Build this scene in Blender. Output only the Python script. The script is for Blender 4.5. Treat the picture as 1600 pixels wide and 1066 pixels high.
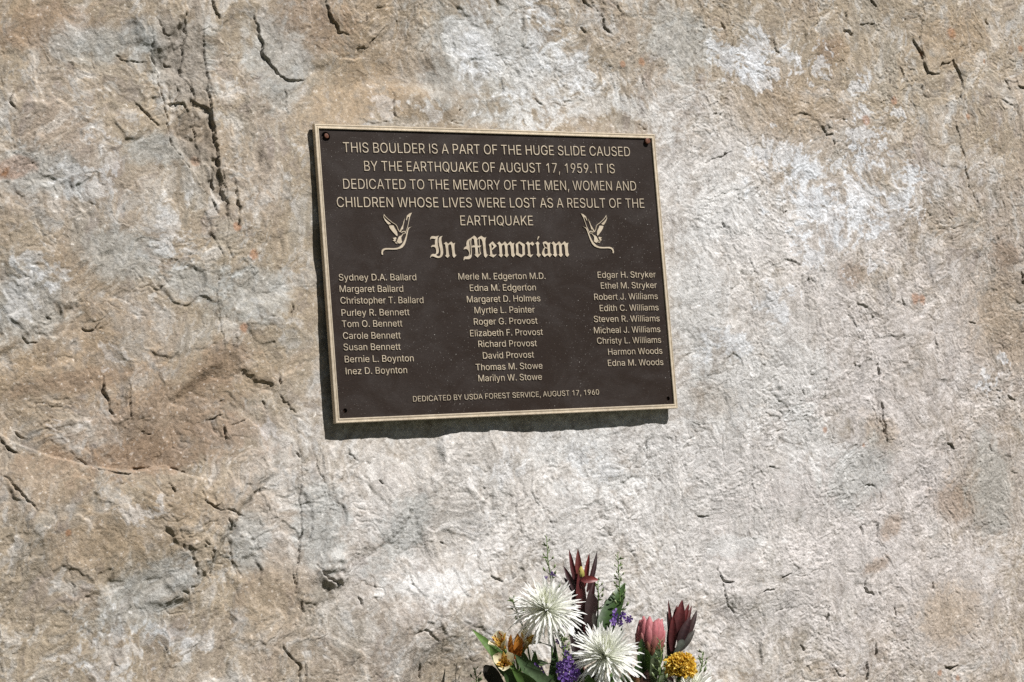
# Memorial plaque bolted to a boulder, with cut flowers standing in front of it.
import bpy, math, random
import numpy as np
from mathutils import Vector, Matrix, noise as mnoise
from mathutils.geometry import delaunay_2d_cdt

for _o in list(bpy.data.objects):
    bpy.data.objects.remove(_o)
SC = bpy.context.scene
COL = SC.collection
R = math.radians

# ------------------------------------------------------------------ camera, sky, sun, exposure
# Plaque frame: x right along the plaque, y into the rock, z up the plaque; the rock face leans back.
LEAN = R(14.0)
LIFT = 1.0
FACE = Matrix.Translation((0, 0, LIFT)) @ Matrix.Rotation(-LEAN, 4, 'X')
CAM_POS = Vector((-2.2738, -3.7332, -0.5227))
CAM_AX = Matrix(((0.854345, 0.020985, -0.519282), (-0.513786, -0.116278, -0.850002), (-0.078219, 0.992995, -0.088559)))
FOCAL = 3600.0          # in pixels of the 1600 px wide photograph

cam_d = bpy.data.cameras.new('camera')
cam_d.sensor_width = 36.0
cam_d.lens = FOCAL / 1600.0 * 36.0
cam_d.clip_start = 0.05
cam_d.clip_end = 2000.0
cam = bpy.data.objects.new('camera', cam_d)
COL.objects.link(cam)
cam.matrix_world = FACE @ (Matrix.Translation(CAM_POS) @ CAM_AX.to_4x4())
SC.camera = cam

sun_face = Vector((0.366, -0.572, 0.732)).normalized()      # towards the sun, plaque frame (from the plaque's shadow)
sun_w = (FACE.to_3x3() @ sun_face).normalized()
elev = math.asin(sun_w.z)
azim = math.atan2(sun_w.x, sun_w.y)
sun_d = bpy.data.lights.new('sun', 'SUN')
sun_d.energy = 5.0
sun_d.angle = R(0.5)
sun_d.color = (1.0, 0.97, 0.94)
sun = bpy.data.objects.new('sun', sun_d)
COL.objects.link(sun)
sun.rotation_euler = sun_w.to_track_quat('Z', 'Y').to_euler()
sun.location = (2, -4, 8)

world = bpy.data.worlds.new('World')
SC.world = world
world.use_nodes = True
wn = world.node_tree
wn.nodes.clear()
sky = wn.nodes.new('ShaderNodeTexSky')
sky.sky_type = 'NISHITA'
sky.sun_disc = False
sky.sun_elevation = elev
sky.sun_rotation = azim
sky.altitude = 2600.0
sky.air_density = 0.45
sky.dust_density = 0.2
bg = wn.nodes.new('ShaderNodeBackground')
bg.inputs['Strength'].default_value = 0.05
wo = wn.nodes.new('ShaderNodeOutputWorld')
wn.links.new(sky.outputs['Color'], bg.inputs['Color'])
wn.links.new(bg.outputs['Background'], wo.inputs['Surface'])

SC.view_settings.view_transform = 'Standard'
SC.view_settings.look = 'None'
SC.view_settings.gamma = 1.0
SC.view_settings.use_curve_mapping = False
SC.view_settings.exposure = 0.45
SC.cycles.max_bounces = 6
SC.cycles.use_denoising = False

# ------------------------------------------------------------------ helpers
def face_at(px, py, y=0.02):
    """Point of the plaque frame at depth y behind/in front of the plaque, seen at a photograph pixel."""
    d = CAM_AX @ Vector(((px - 800) / FOCAL, -(py - 533) / FOCAL, -1.0))
    return CAM_POS + d * ((y - CAM_POS.y) / d.y)

def at(px, py, y):
    return FACE @ face_at(px, py, y)

CAMW = cam.matrix_world.translation.copy()
C_RIGHT = (cam.matrix_world.to_3x3() @ Vector((1, 0, 0))).normalized()
C_UP = (cam.matrix_world.to_3x3() @ Vector((0, 1, 0))).normalized()
C_TO = (cam.matrix_world.to_3x3() @ Vector((0, 0, 1))).normalized()

def tag(o, label=None, cat=None, group=None, kind=None):
    for k, v in (('label', label), ('category', cat), ('group', group), ('kind', kind)):
        if v:
            o[k] = v
    return o

def empty(name, loc=None, mat=None):
    o = bpy.data.objects.new(name, None)
    COL.objects.link(o)
    o.empty_display_size = 0.05
    if mat is not None:
        o.matrix_world = mat
    elif loc is not None:
        o.location = loc
    return o

class MB:
    """Collects shapes in world (or local) space with a tint per vertex, then links them as one mesh object."""
    def __init__(s):
        s.v, s.f, s.c = [], [], []
    def add(s, verts, faces, cols):
        b = len(s.v)
        s.v += [tuple(v) for v in verts]
        s.f += [[i + b for i in f] for f in faces]
        s.c += [tuple(c) for c in cols]
    def build(s, name, mat, parent=None, smooth=True, local=False):
        me = bpy.data.meshes.new(name)
        inv = Matrix.Identity(4)
        if parent is not None and not local:
            inv = Matrix.Translation(-parent.location) if parent.parent is None else Matrix.Translation(-(parent.parent.location))
        me.from_pydata([inv @ Vector(v) for v in s.v], [], s.f)
        if s.c and len(s.c) == len(s.v):
            a = me.attributes.new('tint', 'FLOAT_COLOR', 'POINT')
            a.data.foreach_set('color', np.array([(c[0], c[1], c[2], 1.0) for c in s.c], 'f').ravel())
        me.materials.append(mat)
        if smooth:
            me.polygons.foreach_set('use_smooth', [True] * len(me.polygons))
        me.update()
        o = bpy.data.objects.new(name, me)
        COL.objects.link(o)
        if parent is not None:
            o.parent = parent
        return o

def mixc(a, b, t):
    return tuple(a[i] + (b[i] - a[i]) * t for i in range(3))

def tube(mb, pts, radii, col, n=7, col2=None):
    pts = [Vector(p) for p in pts]
    vs, fs, cs = [], [], []
    prev = None
    for i, p in enumerate(pts):
        t = (pts[min(i + 1, len(pts) - 1)] - pts[max(i - 1, 0)]).normalized()
        u = (prev - t * prev.dot(t)) if prev is not None else t.orthogonal()
        u.normalize()
        prev = u
        w = t.cross(u)
        r = radii[i] if hasattr(radii, '__len__') else radii
        cc = col if col2 is None else mixc(col, col2, i / (len(pts) - 1))
        for k in range(n):
            a = 2 * math.pi * k / n
            vs.append(p + (u * math.cos(a) + w * math.sin(a)) * r)
            cs.append(cc)
    for i in range(len(pts) - 1):
        for k in range(n):
            fs.append([i * n + k, i * n + (k + 1) % n, (i + 1) * n + (k + 1) % n, (i + 1) * n + k])
    fs.append(list(range(n))[::-1])
    fs.append([(len(pts) - 1) * n + k for k in range(n)])
    mb.add(vs, fs, cs)

def bez(a, b, c, n):
    return [a * (1 - t) ** 2 + b * 2 * t * (1 - t) + c * t * t for t in [i / n for i in range(n + 1)]]

def blade(mb, path, nrm, width, prof, cup, c0, c1, across=4, wave=0.0, rim=None, rnd=None):
    """A leaf or petal: a strip along path, width*prof(t) wide, cupped along nrm; tint runs from c0 to c1."""
    n = len(path) - 1
    vs, fs, cs = [], [], []
    ph = (rnd.random() * 6.28) if rnd else 0.0
    for i, p in enumerate(path):
        t = i / n
        d = (path[min(i + 1, n)] - path[max(i - 1, 0)]).normalized()
        sd = d.cross(nrm)
        if sd.length < 1e-6:
            sd = d.orthogonal()
        sd.normalize()
        nn = sd.cross(d).normalized()
        w = width * max(prof(t), 0.012) * 0.5
        for k in range(across + 1):
            s = k / across * 2 - 1
            off = nn * (cup * w * (s * s) + wave * w * math.sin(t * 9 + ph + s * 2.2) * abs(s))
            vs.append(p + sd * (w * s) + off)
            c = mixc(c0, c1, t)
            if rim is not None:
                c = mixc(c, rim, abs(s) ** 2.0)
            cs.append(c)
    m = across + 1
    for i in range(n):
        for k in range(across):
            fs.append([i * m + k, i * m + k + 1, (i + 1) * m + k + 1, (i + 1) * m + k])
    mb.add(vs, fs, cs)

def arc(base, d, up, length, curl, n=7):
    """Path that leaves base along d and bends away from up by curl radians in all."""
    pts = [Vector(base)]
    d = Vector(d).normalized()
    up = Vector(up)
    ax = d.cross(up)
    if ax.length < 1e-5:
        ax = d.orthogonal()
    ax.normalize()
    for i in range(n):
        q = Matrix.Rotation(-curl / n, 3, ax)
        d = q @ d
        pts.append(pts[-1] + d * (length / n))
    return pts

P_LANCE = lambda t: math.sin(math.pi * min(1, (0.06 + 0.94 * t)) ** 0.85) ** 0.85
P_BROAD = lambda t: math.sin(math.pi * (0.03 + 0.97 * t) ** 0.75) ** 0.7
P_STRAP = lambda t: (0.55 + 0.45 * min(1, t * 2.2)) * (1.0 if t < 0.86 else math.sqrt(max(0, 1 - ((t - 0.86) / 0.145) ** 2)))
P_OBOV = lambda t: (0.25 + 0.75 * min(1, (t * 1.35)) ** 1.2) * (1.0 if t < 0.72 else math.sqrt(max(0, 1 - ((t - 0.72) / 0.285) ** 2)))

# ------------------------------------------------------------------ materials
def nmat(name):
    m = bpy.data.materials.new(name)
    m.use_nodes = True
    nt = m.node_tree
    return m, nt, nt.nodes['Principled BSDF']

def N(nt, kind, **kw):
    n = nt.nodes.new(kind)
    for k, v in kw.items():
        if k in n.inputs:
            n.inputs[k].default_value = v
        else:
            setattr(n, k, v)
    return n

def mixrgb(nt, blend, fac, a, b):
    m = nt.nodes.new('ShaderNodeMix')
    m.data_type = 'RGBA'
    m.blend_type = blend
    for sock, v in ((m.inputs[0], fac), (m.inputs[6], a), (m.inputs[7], b)):
        if hasattr(v, 'node'):
            nt.links.new(v, sock)
        else:
            sock.default_value = v if not isinstance(v, tuple) or len(v) == 4 else (*v, 1)
    return m.outputs[2]

def ramp(nt, fac, *stops):
    r = nt.nodes.new('ShaderNodeValToRGB')
    el = r.color_ramp.elements
    while len(el) < len(stops):
        el.new(0.5)
    for e, (p, c) in zip(el, stops):
        e.position = p
        e.color = (c, c, c, 1) if not hasattr(c, '__len__') else (*c, 1)
    nt.links.new(fac, r.inputs[0])
    return r.outputs[0]

def plant_mat(name, rough=0.5, trans=0.25, spec=0.4, vary=0.25, scale=160.0, sheen=0.0):
    m, nt, b = nmat(name)
    at_ = N(nt, 'ShaderNodeAttribute', attribute_name='tint')
    tc = N(nt, 'ShaderNodeTexCoord')
    nz = N(nt, 'ShaderNodeTexNoise', Scale=scale, Detail=4.0)
    nt.links.new(tc.outputs['Object'], nz.inputs['Vector'])
    v = ramp(nt, nz.outputs['Fac'], (0.3, 1 - vary), (0.7, 1 + vary * 0.5))
    col = mixrgb(nt, 'MULTIPLY', 1.0, at_.outputs['Color'], v)
    nt.links.new(col, b.inputs['Base Color'])
    b.inputs['Roughness'].default_value = rough
    b.inputs['Specular IOR Level'].default_value = spec
    bp = N(nt, 'ShaderNodeBump', Strength=0.25, Distance=0.001)
    nt.links.new(nz.outputs['Fac'], bp.inputs['Height'])
    nt.links.new(bp.outputs['Normal'], b.inputs['Normal'])
    if trans > 0:
        tr = N(nt, 'ShaderNodeBsdfTranslucent')
        nt.links.new(col, tr.inputs['Color'])
        mx = N(nt, 'ShaderNodeMixShader')
        mx.inputs[0].default_value = trans
        nt.links.new(b.outputs[0], mx.inputs[1])
        nt.links.new(tr.outputs[0], mx.inputs[2])
        nt.links.new(mx.outputs[0], nt.nodes['Material Output'].inputs['Surface'])
    return m

M_PETAL = plant_mat('petal_white', 0.6, 0.45, 0.2, 0.04)
M_SOFT = plant_mat('petal_soft', 0.55, 0.35, 0.25, 0.15)
M_LEAF = plant_mat('leaf_green', 0.42, 0.2, 0.45, 0.3)
M_DARK = plant_mat('leaf_burgundy', 0.45, 0.18, 0.4, 0.3)
M_STEM = plant_mat('plant_stem', 0.55, 0.0, 0.3, 0.25)
M_FUZZ = plant_mat('flower_head', 0.85, 0.12, 0.1, 0.3, 400.0)

# ------------------------------------------------------------------ the boulder: one sculpted sheet, closed behind
_rs = np.random.RandomState(7)
_perm = np.concatenate([_rs.permutation(4096)] * 2)
_ga = _rs.rand(4096) * 2 * np.pi
_gx, _gy = np.cos(_ga).astype('f'), np.sin(_ga).astype('f')

def pn(x, y, seed=0):
    x = x.astype('f') + 57.31 * seed
    y = y.astype('f') - 31.77 * seed
    xi = np.floor(x).astype(np.int64); yi = np.floor(y).astype(np.int64)
    xf = x - xi; yf = y - yi
    u = xf * xf * xf * (xf * (xf * 6 - 15) + 10); v = yf * yf * yf * (yf * (yf * 6 - 15) + 10)
    def g(dx, dy):
        h = _perm[(_perm[(xi + dx) & 4095] + yi + dy) & 4095]
        return _gx[h] * (xf - dx) + _gy[h] * (yf - dy)
    a = g(0, 0); b = g(1, 0); c = g(0, 1); d = g(1, 1)
    return ((a + (b - a) * u) * (1 - v) + (c + (d - c) * u) * v) * 1.45

def fbm(x, y, lam, octs, seed, gain=0.5, lac=2.03):
    o = 0; a = 1.0; f = 1.0 / lam; t = 0
    for k in range(octs):
        o = o + a * pn(x * f, y * f, seed + k)
        t += a
        a *= gain; f *= lac
    return o / t

def hash2(i, j, s):
    h = (i * 374761393 + j * 668265263 + s * 974634777) & 0x7fffffff
    h = ((h ^ (h >> 13)) * 1274126177) & 0x7fffffff
    return ((h ^ (h >> 16)) & 0xfffff) / float(0xfffff)

def facets(x, y, s, seed, tilt, beta=14.0, off=0.0):
    """Broken-rock facets: jittered cells, each a tilted plane, blended over a narrow seam."""
    gx = x / s; gy = y / s
    ci = np.floor(gx).astype(np.int64); cj = np.floor(gy).astype(np.int64)
    num = np.zeros_like(gx); den = np.zeros_like(gx) + 1e-9
    for di in (-1, 0, 1):
        for dj in (-1, 0, 1):
            i = ci + di; j = cj + dj
            px = i + hash2(i, j, seed); py = j + hash2(i, j, seed + 11)
            dx = gx - px; dy = gy - py
            w = np.exp(-beta * (dx * dx + dy * dy))
            tx = (hash2(i, j, seed + 23) - 0.5) * 2 * tilt; ty = (hash2(i, j, seed + 37) - 0.5) * 2 * tilt
            num += w * ((tx * dx + ty * dy) + (hash2(i, j, seed + 51) - 0.5) * off)
            den += w
    return num / den * s

def sstep(a, b, x):
    t = np.clip((x - a) / (b - a), 0, 1)
    return t * t * (3 - 2 * t)

def grid_lines(lo, hi, step, far_lo, far_hi):
    mid = np.arange(lo, hi + step, step)
    def grow(start, stop):
        out = []; p = start; s = step
        sg = 1 if stop > start else -1
        while (stop - p) * sg > 0:
            s = min(s * 1.10, 0.06)
            p = p + sg * s
            out.append(p)
        return out
    return np.array(grow(mid[0], far_lo)[::-1] + list(mid) + grow(mid[-1], far_hi))

GX = grid_lines(-1.12, 1.52, 0.00155, -3.1, 3.5)
GZ = grid_lines(-0.95, 0.68, 0.0014, -1.25, 1.75)
X, Z = np.meshgrid(GX, GZ)
X = X.astype('f'); Z = Z.astype('f')

def seg_dist(x, z, P):
    """distance to a polyline, signed side (+ = right of travel), and parameter 0..1 along it"""
    L = np.cumsum([0] + [math.hypot(P[i + 1][0] - P[i][0], P[i + 1][1] - P[i][1]) for i in range(len(P) - 1)])
    best = np.full(x.shape, 1e9); side = np.zeros(x.shape); par = np.zeros(x.shape)
    for i in range(len(P) - 1):
        ax, az = P[i]; bx, bz = P[i + 1]
        dx, dz = bx - ax, bz - az
        ll = dx * dx + dz * dz + 1e-12
        t = np.clip(((x - ax) * dx + (z - az) * dz) / ll, 0, 1)
        qx = x - (ax + t * dx); qz = z - (az + t * dz)
        d = np.sqrt(qx * qx + qz * qz)
        cr = (dx * qz - dz * qx)
        m = d < best
        best[m] = d[m]; side[m] = -np.sign(cr)[m]; par[m] = ((L[i] + t * math.sqrt(ll)) / L[-1])[m]
    return best, side, par

def jitter(P, rnd, amp, step=0.006):
    out = [P[0]]
    for a, b in zip(P[:-1], P[1:]):
        n = max(1, int(math.hypot(b[0] - a[0], b[1] - a[1]) / step))
        for k in range(1, n + 1):
            t = k / n
            j = amp if k < n else amp * 0.4
            out.append((a[0] + (b[0] - a[0]) * t + rnd.uniform(-j, j), a[1] + (b[1] - a[1]) * t + rnd.uniform(-j, j)))
    return out

def plane(pts):
    return [(p.x, p.z) for p in (face_at(a, b) for a, b in pts)]

Wx = X + 0.035 * pn(X / .16, Z / .16, 3) + 0.012 * pn(X / .045, Z / .045, 5) + 0.004 * pn(X / .014, Z / .014, 6)
Wz = Z + 0.035 * pn(X / .16, Z / .16, 13) + 0.012 * pn(X / .045, Z / .045, 15) + 0.004 * pn(X / .014, Z / .014, 16)
ca, sa = math.cos(R(62)), math.sin(R(62))
Ux = (Wx * ca + Wz * sa) * 0.55; Uz = -Wx * sa + Wz * ca          # grain runs steeply up to the right

H = 0.022 * fbm(X, Z, 0.9, 2, 40)
H += 0.008 * fbm(Wx, Wz, 0.30, 3, 44)
rough = 0.75 + 0.45 * fbm(X, Z, 0.35, 2, 60)
gran = 0.70 + 0.45 * sstep(-.35, .55, X) + 0.5 * fbm(X, Z, 0.16, 2, 62)      # grainier towards the right
gran = np.clip(gran * 0.80 * (0.80 + 1.0 * fbm(Wx, Wz, 0.13, 3, 63)), 0.18, 1.25)
rough = rough * (1 - 0.40 * sstep(.0, .7, X) - .2 * sstep(-.2, -.6, Z) * sstep(-.5, -.1, X))
H += rough * facets(Ux, Uz, 0.150, 1, 0.085, 14, 0.018)
H += rough * facets(Wx, Wz, 0.060, 2, 0.080, 18, 0.027)
H += rough * facets(Ux + .3, Uz, 0.026, 3, 0.098, 22, 0.034)
H += gran * facets(Wx, Wz + .7, 0.0120, 4, 0.12, 20, 0.034)
H += gran * facets(X + .4 * (Wx - X), Z + .4 * (Wz - Z), 0.0062, 5, 0.20, 18, 0.06)
H += 0.0009 * rough * (np.abs(fbm(Wx, Wz, 0.030, 3, 70, 0.6)) * -2)
H += 0.0009 * gran * (1 - 2 * np.abs(fbm(Wx, Wz, 0.012, 3, 80, 0.65)))
hl = fbm(Wx, Wz, 0.10, 3, 210, 0.55); hm = fbm(Ux, Uz, 0.055, 3, 215, 0.55)          # hairline breaks
H -= 0.0017 * np.exp(-(hl / 0.016) ** 2) * sstep(.0, .35, fbm(X, Z, .12, 3, 220)) + 0.0013 * np.exp(-(hm / 0.022) ** 2) * sstep(.05, .35, fbm(X, Z, .10, 3, 225))
pits = fbm(X, Z, 0.015, 2, 90)
H -= 0.0011 * sstep(0.34, 0.62, pits) * sstep(-0.25, 0.35, fbm(X, Z, 0.22, 2, 95))

# traced fractures: (points in the photograph, depth, step; + raises the side to the right of the travel direction)
rnd = random.Random(4)
CR = [
 ([(397,20),(402,40),(410,64),(410,86),(425,103),(436,120),(456,128),(483,121)], 13, -11),
 ([(442,128),(446,159),(449,176),(446,192)], 6, -3),
 ([(233,56),(233,84),(238,100),(248,135),(252,155),(260,189),(265,230),(287,253),(306,274),(321,297)], 9, 6),
 ([(321,104),(326,149),(328,182),(334,216),(341,257),(348,297),(360,350)], 8, -6),
 ([(294,118),(301,142),(299,165),(321,176)], 9, -5),
 ([(328,257),(331,277),(333,314),(338,338)], 10, -5),
 ([(363,277),(370,307),(373,338),(370,362)], 9, -7),
 ([(241,30),(250,52),(265,59)], 9, 4), ([(204,159),(220,176),(241,194),(247,203)], 8, -4),
 ([(17,144),(14,162),(22,176)], 9, -5), ([(331,0),(338,20),(344,32)], 12, -8),
 ([(505,-8),(520,30),(530,51),(547,54)], 13, -10), ([(258,166),(272,163),(287,165),(294,176)], 9, -7),
 ([(255,98),(262,103),(270,103)], 12, -6), ([(179,88),(196,96),(230,101)], 6, -3),
 ([(611,34),(595,54),(581,69),(560,79)], 7, 6), ([(618,138),(613,162),(616,176),(626,188)], 10, -9),
 ([(560,186),(585,193),(625,187)], 8, -9), ([(724,168),(712,180),(704,192),(722,197)], 13, -8),
 ([(938,24),(944,44),(954,53)], 14, -6), ([(908,44),(917,53)], 11, -5), ([(910,-4),(923,13)], 12, -6),
 ([(814,182),(817,194),(826,198)], 9, -5), ([(837,155),(851,165)], 6, -4), ([(1037,57),(1037,80)], 7, -3),
 ([(993,197),(1001,203),(1008,205)], 14, -7), ([(1126,33),(1133,57)], 9, -3), ([(1205,54),(1209,81),(1217,91)], 8, -4),
 ([(1314,50),(1330,57)], 15, -8), ([(1322,7),(1318,34),(1313,46)], 7, -4), ([(1357,3),(1365,14)], 13, -7),
 ([(1337,44),(1364,37)], 8, -5), ([(1418,54),(1426,74),(1435,91),(1443,117),(1461,118)], 14, -8),
 ([(1460,118),(1465,101),(1480,99),(1491,115),(1496,135),(1494,157)], 13, -7), ([(1436,130),(1432,150)], 7, -3),
 ([(1403,106),(1406,126)], 8, -4), ([(1563,126),(1571,146)], 12, -5), ([(1580,123),(1583,138),(1602,142)], 13, -7),
 ([(1279,201),(1286,213),(1298,212)], 9, -8), ([(1092,256),(1117,247),(1140,237)], 9, -5), ([(1122,342),(1124,360)], 10, -4),
 ([(1516,310),(1521,328)], 8, -4), ([(1536,30),(1540,48)], 7, -3), ([(1000,120),(1003,140)], 6, -3),
 ([(160,584),(167,610),(172,637),(183,652)], 12, -8), ([(203,600),(204,630),(206,656)], 8, -5), ([(454,473),(452,505)], 10, -5),
 ([(434,615),(442,630),(464,644)], 10, -6), ([(437,584),(436,609)], 8, -4), ([(350,664),(353,690)], 13, -6),
 ([(321,657),(351,647)], 8, -5), ([(358,669),(386,651)], 7, -4), ([(223,674),(237,679)], 8, -5),
 ([(-4,680),(10,698),(28,709)], 13, -7), ([(27,674),(44,688)], 9, -5), ([(409,627),(412,640)], 9, -4),
 ([(129,509),(140,516),(149,517),(155,504)], 9, -5), ([(32,522),(44,534),(60,536)], 8, -4), ([(73,496),(82,500)], 8, -4),
 ([(111,704),(142,730),(159,736),(199,740),(216,733),(260,731),(280,733),(298,746)], 9, -5),
 ([(259,757),(271,768)], 11, -5), ([(312,765),(314,780),(338,797),(358,799),(379,810)], 10, -5), ([(350,809),(360,832)], 12, -5),
 ([(297,858),(301,882),(306,903)], 10, -4), ([(328,856),(328,910)], 9, -3), ([(468,788),(469,841),(466,884)], 9, -4),
 ([(457,890),(461,923)], 11, -4), ([(440,1001),(453,1027),(469,1040),(473,1070)], 13, -7), ([(478,1035),(481,1070)], 12, -4),
 ([(471,937),(474,958)], 8, -4), ([(3,743),(37,780),(58,800)], 7, -3), ([(458,706),(476,724)], 11, -6),
 ([(281,848),(286,862)], 8, -3), ([(312,845),(326,852)], 5, -3), ([(210,730),(218,736)], 14, -8),
 ([(1368,566),(1369,595)], 13, -5), ([(1374,628),(1376,654),(1382,681)], 15, -6), ([(1246,608),(1250,620)], 7, -4),
 ([(1457,527),(1461,549)], 6, -3), ([(1400,463),(1409,486)], 7, -4), ([(1590,426),(1598,450)], 12, -6), ([(1512,502),(1526,508)], 9, -5),
 ([(1480,690),(1494,703)], 14, -7), ([(1580,618),(1592,626)], 8, -5), ([(1121,888),(1129,909),(1146,911)], 13, -7),
 ([(1127,913),(1133,942),(1147,960)], 13, -7), ([(1349,917),(1352,924),(1363,928)], 13, -6), ([(1354,902),(1350,917)], 7, -3),
 ([(1367,1005),(1366,1030)], 15, -5), ([(1354,1035),(1354,1066)], 15, -5), ([(1294,947),(1290,978)], 9, -3),
 ([(1423,903),(1424,925)], 9, -4), ([(1479,1044),(1499,1041)], 15, -8), ([(1188,928),(1209,919)], 10, -6), ([(1218,904),(1232,899)], 9, -6),
 ([(1248,1009),(1254,1017)], 12, -5), ([(1303,1045),(1310,1059),(1323,1053)], 8, -4), ([(1090,804),(1112,806)], 9, -5),
 ([(1189,863),(1193,897)], 5, -2), ([(1398,940),(1399,980)], 7, -2), ([(1458,910),(1460,921)], 11, -4), ([(1200,728),(1215,732)], 6, -4),
 ([(1340,752),(1369,762)], 5, -3), ([(1343,824),(1345,836)], 9, -4), ([(692,846),(700,848)], 6, -4), ([(765,898),(784,912)], 9, -5),
 ([(648,993),(660,985),(682,1000)], 8, -5), ([(545,700),(558,722)], 10, -5), ([(588,752),(596,757)], 8, -4), ([(1011,690),(1017,716)], 10, -5),
 ([(560,930),(566,950)], 9, -4), ([(580,900),(588,925)], 6, -4), ([(652,1030),(660,1066)], 6, -3),
 ([(462,650),(470,720),(468,790),(466,884),(459,925),(472,960),(443,1003)], 5, -2.5), ([(380,815),(356,805),(351,830),(362,880),(370,935)], 4, -2),
 ([(96,850),(118,930),(110,1012)], 3, -2), ([(1370,560),(1368,640),(1382,690),(1375,760),(1367,860),(1350,922)], 4, -2), ([(1442,-10),(1430,60),(1442,118)], 7, -4),
 ([(1495,150),(1485,200),(1508,300),(1522,332)], 5, -3), ([(333,345),(345,400),(338,470),(352,560)], 4, -2.5), ([(285,0),(290,60),(283,105),(290,150)], 7, -4), ([(300,175),(303,215),(311,262)], 7, -4),
 ([(345,255),(352,300),(356,350),(350,390)], 6, -3), ([(268,110),(275,150),(272,190)], 6, -3), ([(225,-5),(228,40),(238,90)], 6, 4),
 ([(495,880),(500,893),(508,903),(521,912),(535,916)], 14, 9),
]
def carve(P, depth, step, reach, jit, wide=0.0016):
    P = jitter(P, rnd, jit)
    xs = [p[0] for p in P]; zs = [p[1] for p in P]
    x0, x1 = np.searchsorted(GX, [min(xs) - reach * 2.6, max(xs) + reach * 2.6])
    z0, z1 = np.searchsorted(GZ, [min(zs) - reach * 2.6, max(zs) + reach * 2.6])
    if x1 - x0 < 2 or z1 - z0 < 2:
        return
    x = X[z0:z1, x0:x1]; z = Z[z0:z1, x0:x1]
    k1 = pn(x / .0085, z / .0085, 201); k2 = pn(x / .0085, z / .0085, 202); k3 = pn(x / .028, z / .028, 203); k4 = pn(x / .028, z / .028, 204)
    d, s, t = seg_dist(x + .0018 * k1 + .0045 * k3, z + .0018 * k2 + .0045 * k4, P)
    taper = np.clip(np.sin(np.pi * np.clip(t, 0, 1)), 0, 1) ** 0.5
    wob = np.clip(0.70 + 0.9 * pn(x / 0.016, z / 0.016, 77) + 0.5 * k1, 0.0, 1.5)
    soft = np.clip(s * d / 0.0013, -1, 1) * 0.5 + 0.5
    if step < 0:
        soft = 1 - soft
    lift = np.clip(0.8 + 0.8 * k3, 0.15, 1.6) * taper * abs(step)
    # the edge: raised lip on one side that fades over reach, groove at its foot
    H[z0:z1, x0:x1] += lift * soft * np.exp(-d / reach) - lift * 0.45 * (1 - soft) * np.exp(-d / (reach * .5))
    w = wide * (0.7 + 0.5 * wob)
    H[z0:z1, x0:x1] -= depth * taper * wob * np.exp(-(d / w) ** 2)
for pts, dep, stp in CR:
    carve(plane(pts), dep * 0.00075, stp * 0.00042, 0.026, 0.0018, 0.0007 + dep * 0.00004)
for k in range(300):                                           # small chips and hairline breaks all over the face
    cx, cz = rnd.uniform(-1.2, 1.6), rnd.uniform(-1.0, .72)
    L = rnd.uniform(0.006, 0.018) * (1 + 2.2 * rnd.random() ** 5)
    a = rnd.choice([rnd.gauss(R(105), R(22)), rnd.gauss(R(105), R(22)), rnd.gauss(R(95), R(14)), rnd.gauss(R(150), R(22))])
    b = a + rnd.uniform(-.9, .9)
    P = [(cx - math.cos(a) * L, cz + math.sin(a) * L), (cx, cz), (cx + math.cos(b) * L, cz - math.sin(b) * L)]
    q = rnd.random() ** 2.0
    carve(P, 0.0004 + 0.0028 * q, -(0.0004 + 0.0016 * q), 0.012, 0.0014, 0.00075)

# larger forms of the face
def bump(px, py, rx, ry, h, ang=0.0, p=2.0):
    c = face_at(px, py)
    dx = X - c.x; dz = Z - c.z
    a = math.cos(ang) * dx + math.sin(ang) * dz; b = -math.sin(ang) * dx + math.cos(ang) * dz
    r = ((a / (rx * .00155)) ** 2 + (b / (ry * .00136)) ** 2) ** (p / 2)
    return h * np.exp(-r)
H += bump(690, 965, 95, 55, 0.020)                 # bright shoulder beneath the plaque
H -= bump(690, 865, 80, 38, 0.012, R(45))
H += bump(1195, 900, 80, 48, 0.008, R(8), 4.0)     # raised block on the lower right
# fractured trough on the upper left: a sharp right wall, a softer left one, broken floor
tb = plane([(205, -40), (233, 56), (238, 100), (248, 135), (260, 189), (265, 230), (287, 253), (321, 297), (352, 345)])
tc_ = plane([(312, -40), (319, 60), (326, 149), (328, 182), (334, 216), (341, 257), (348, 297), (360, 350)])
wob_ = 0.004 * pn(X / .03, Z / .03, 301) + 0.002 * pn(X / .011, Z / .011, 302)
xb = np.interp(Z, [p[1] for p in tb][::-1], [p[0] for p in tb][::-1]) + wob_
xc = np.interp(Z, [p[1] for p in tc_][::-1], [p[0] for p in tc_][::-1]) + wob_ * .6
zt0, zt1 = tb[-1][1], tb[0][1]
TR = sstep(xb - .002, xb + .018, X) * (1 - sstep(xc - .0012, xc + .0012, X)) * sstep(zt0, zt0 + .05, Z) * (1 - sstep(zt1 - .32, zt1 - .05, Z) * .85)
H -= TR * (0.0055 + 0.004 * pn(X / .05, Z / .05, 303)) + TR * 0.010 * np.abs(fbm(X, Z * .45, 0.035, 3, 305)) - TR * facets(X + .02 * pn(X / .04, Z / .04, 310), Z * .6, .030, 8, .22, 24, .16)
H -= bump(540, 150, 70, 45, 0.012, R(15))
H += bump(655, 160, 48, 22, 0.014, 0, 3.0)
H += bump(521, 890, 21, 22, 0.011, R(20), 6.0) * (1 + .5 * pn(X / .014, Z / .014, 320))         # knob
H += bump(1150, 500, 190, 230, 0.020)
H += bump(160, 800, 230, 80, 0.016)
H += bump(450, 560, 60, 160, 0.010)
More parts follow.
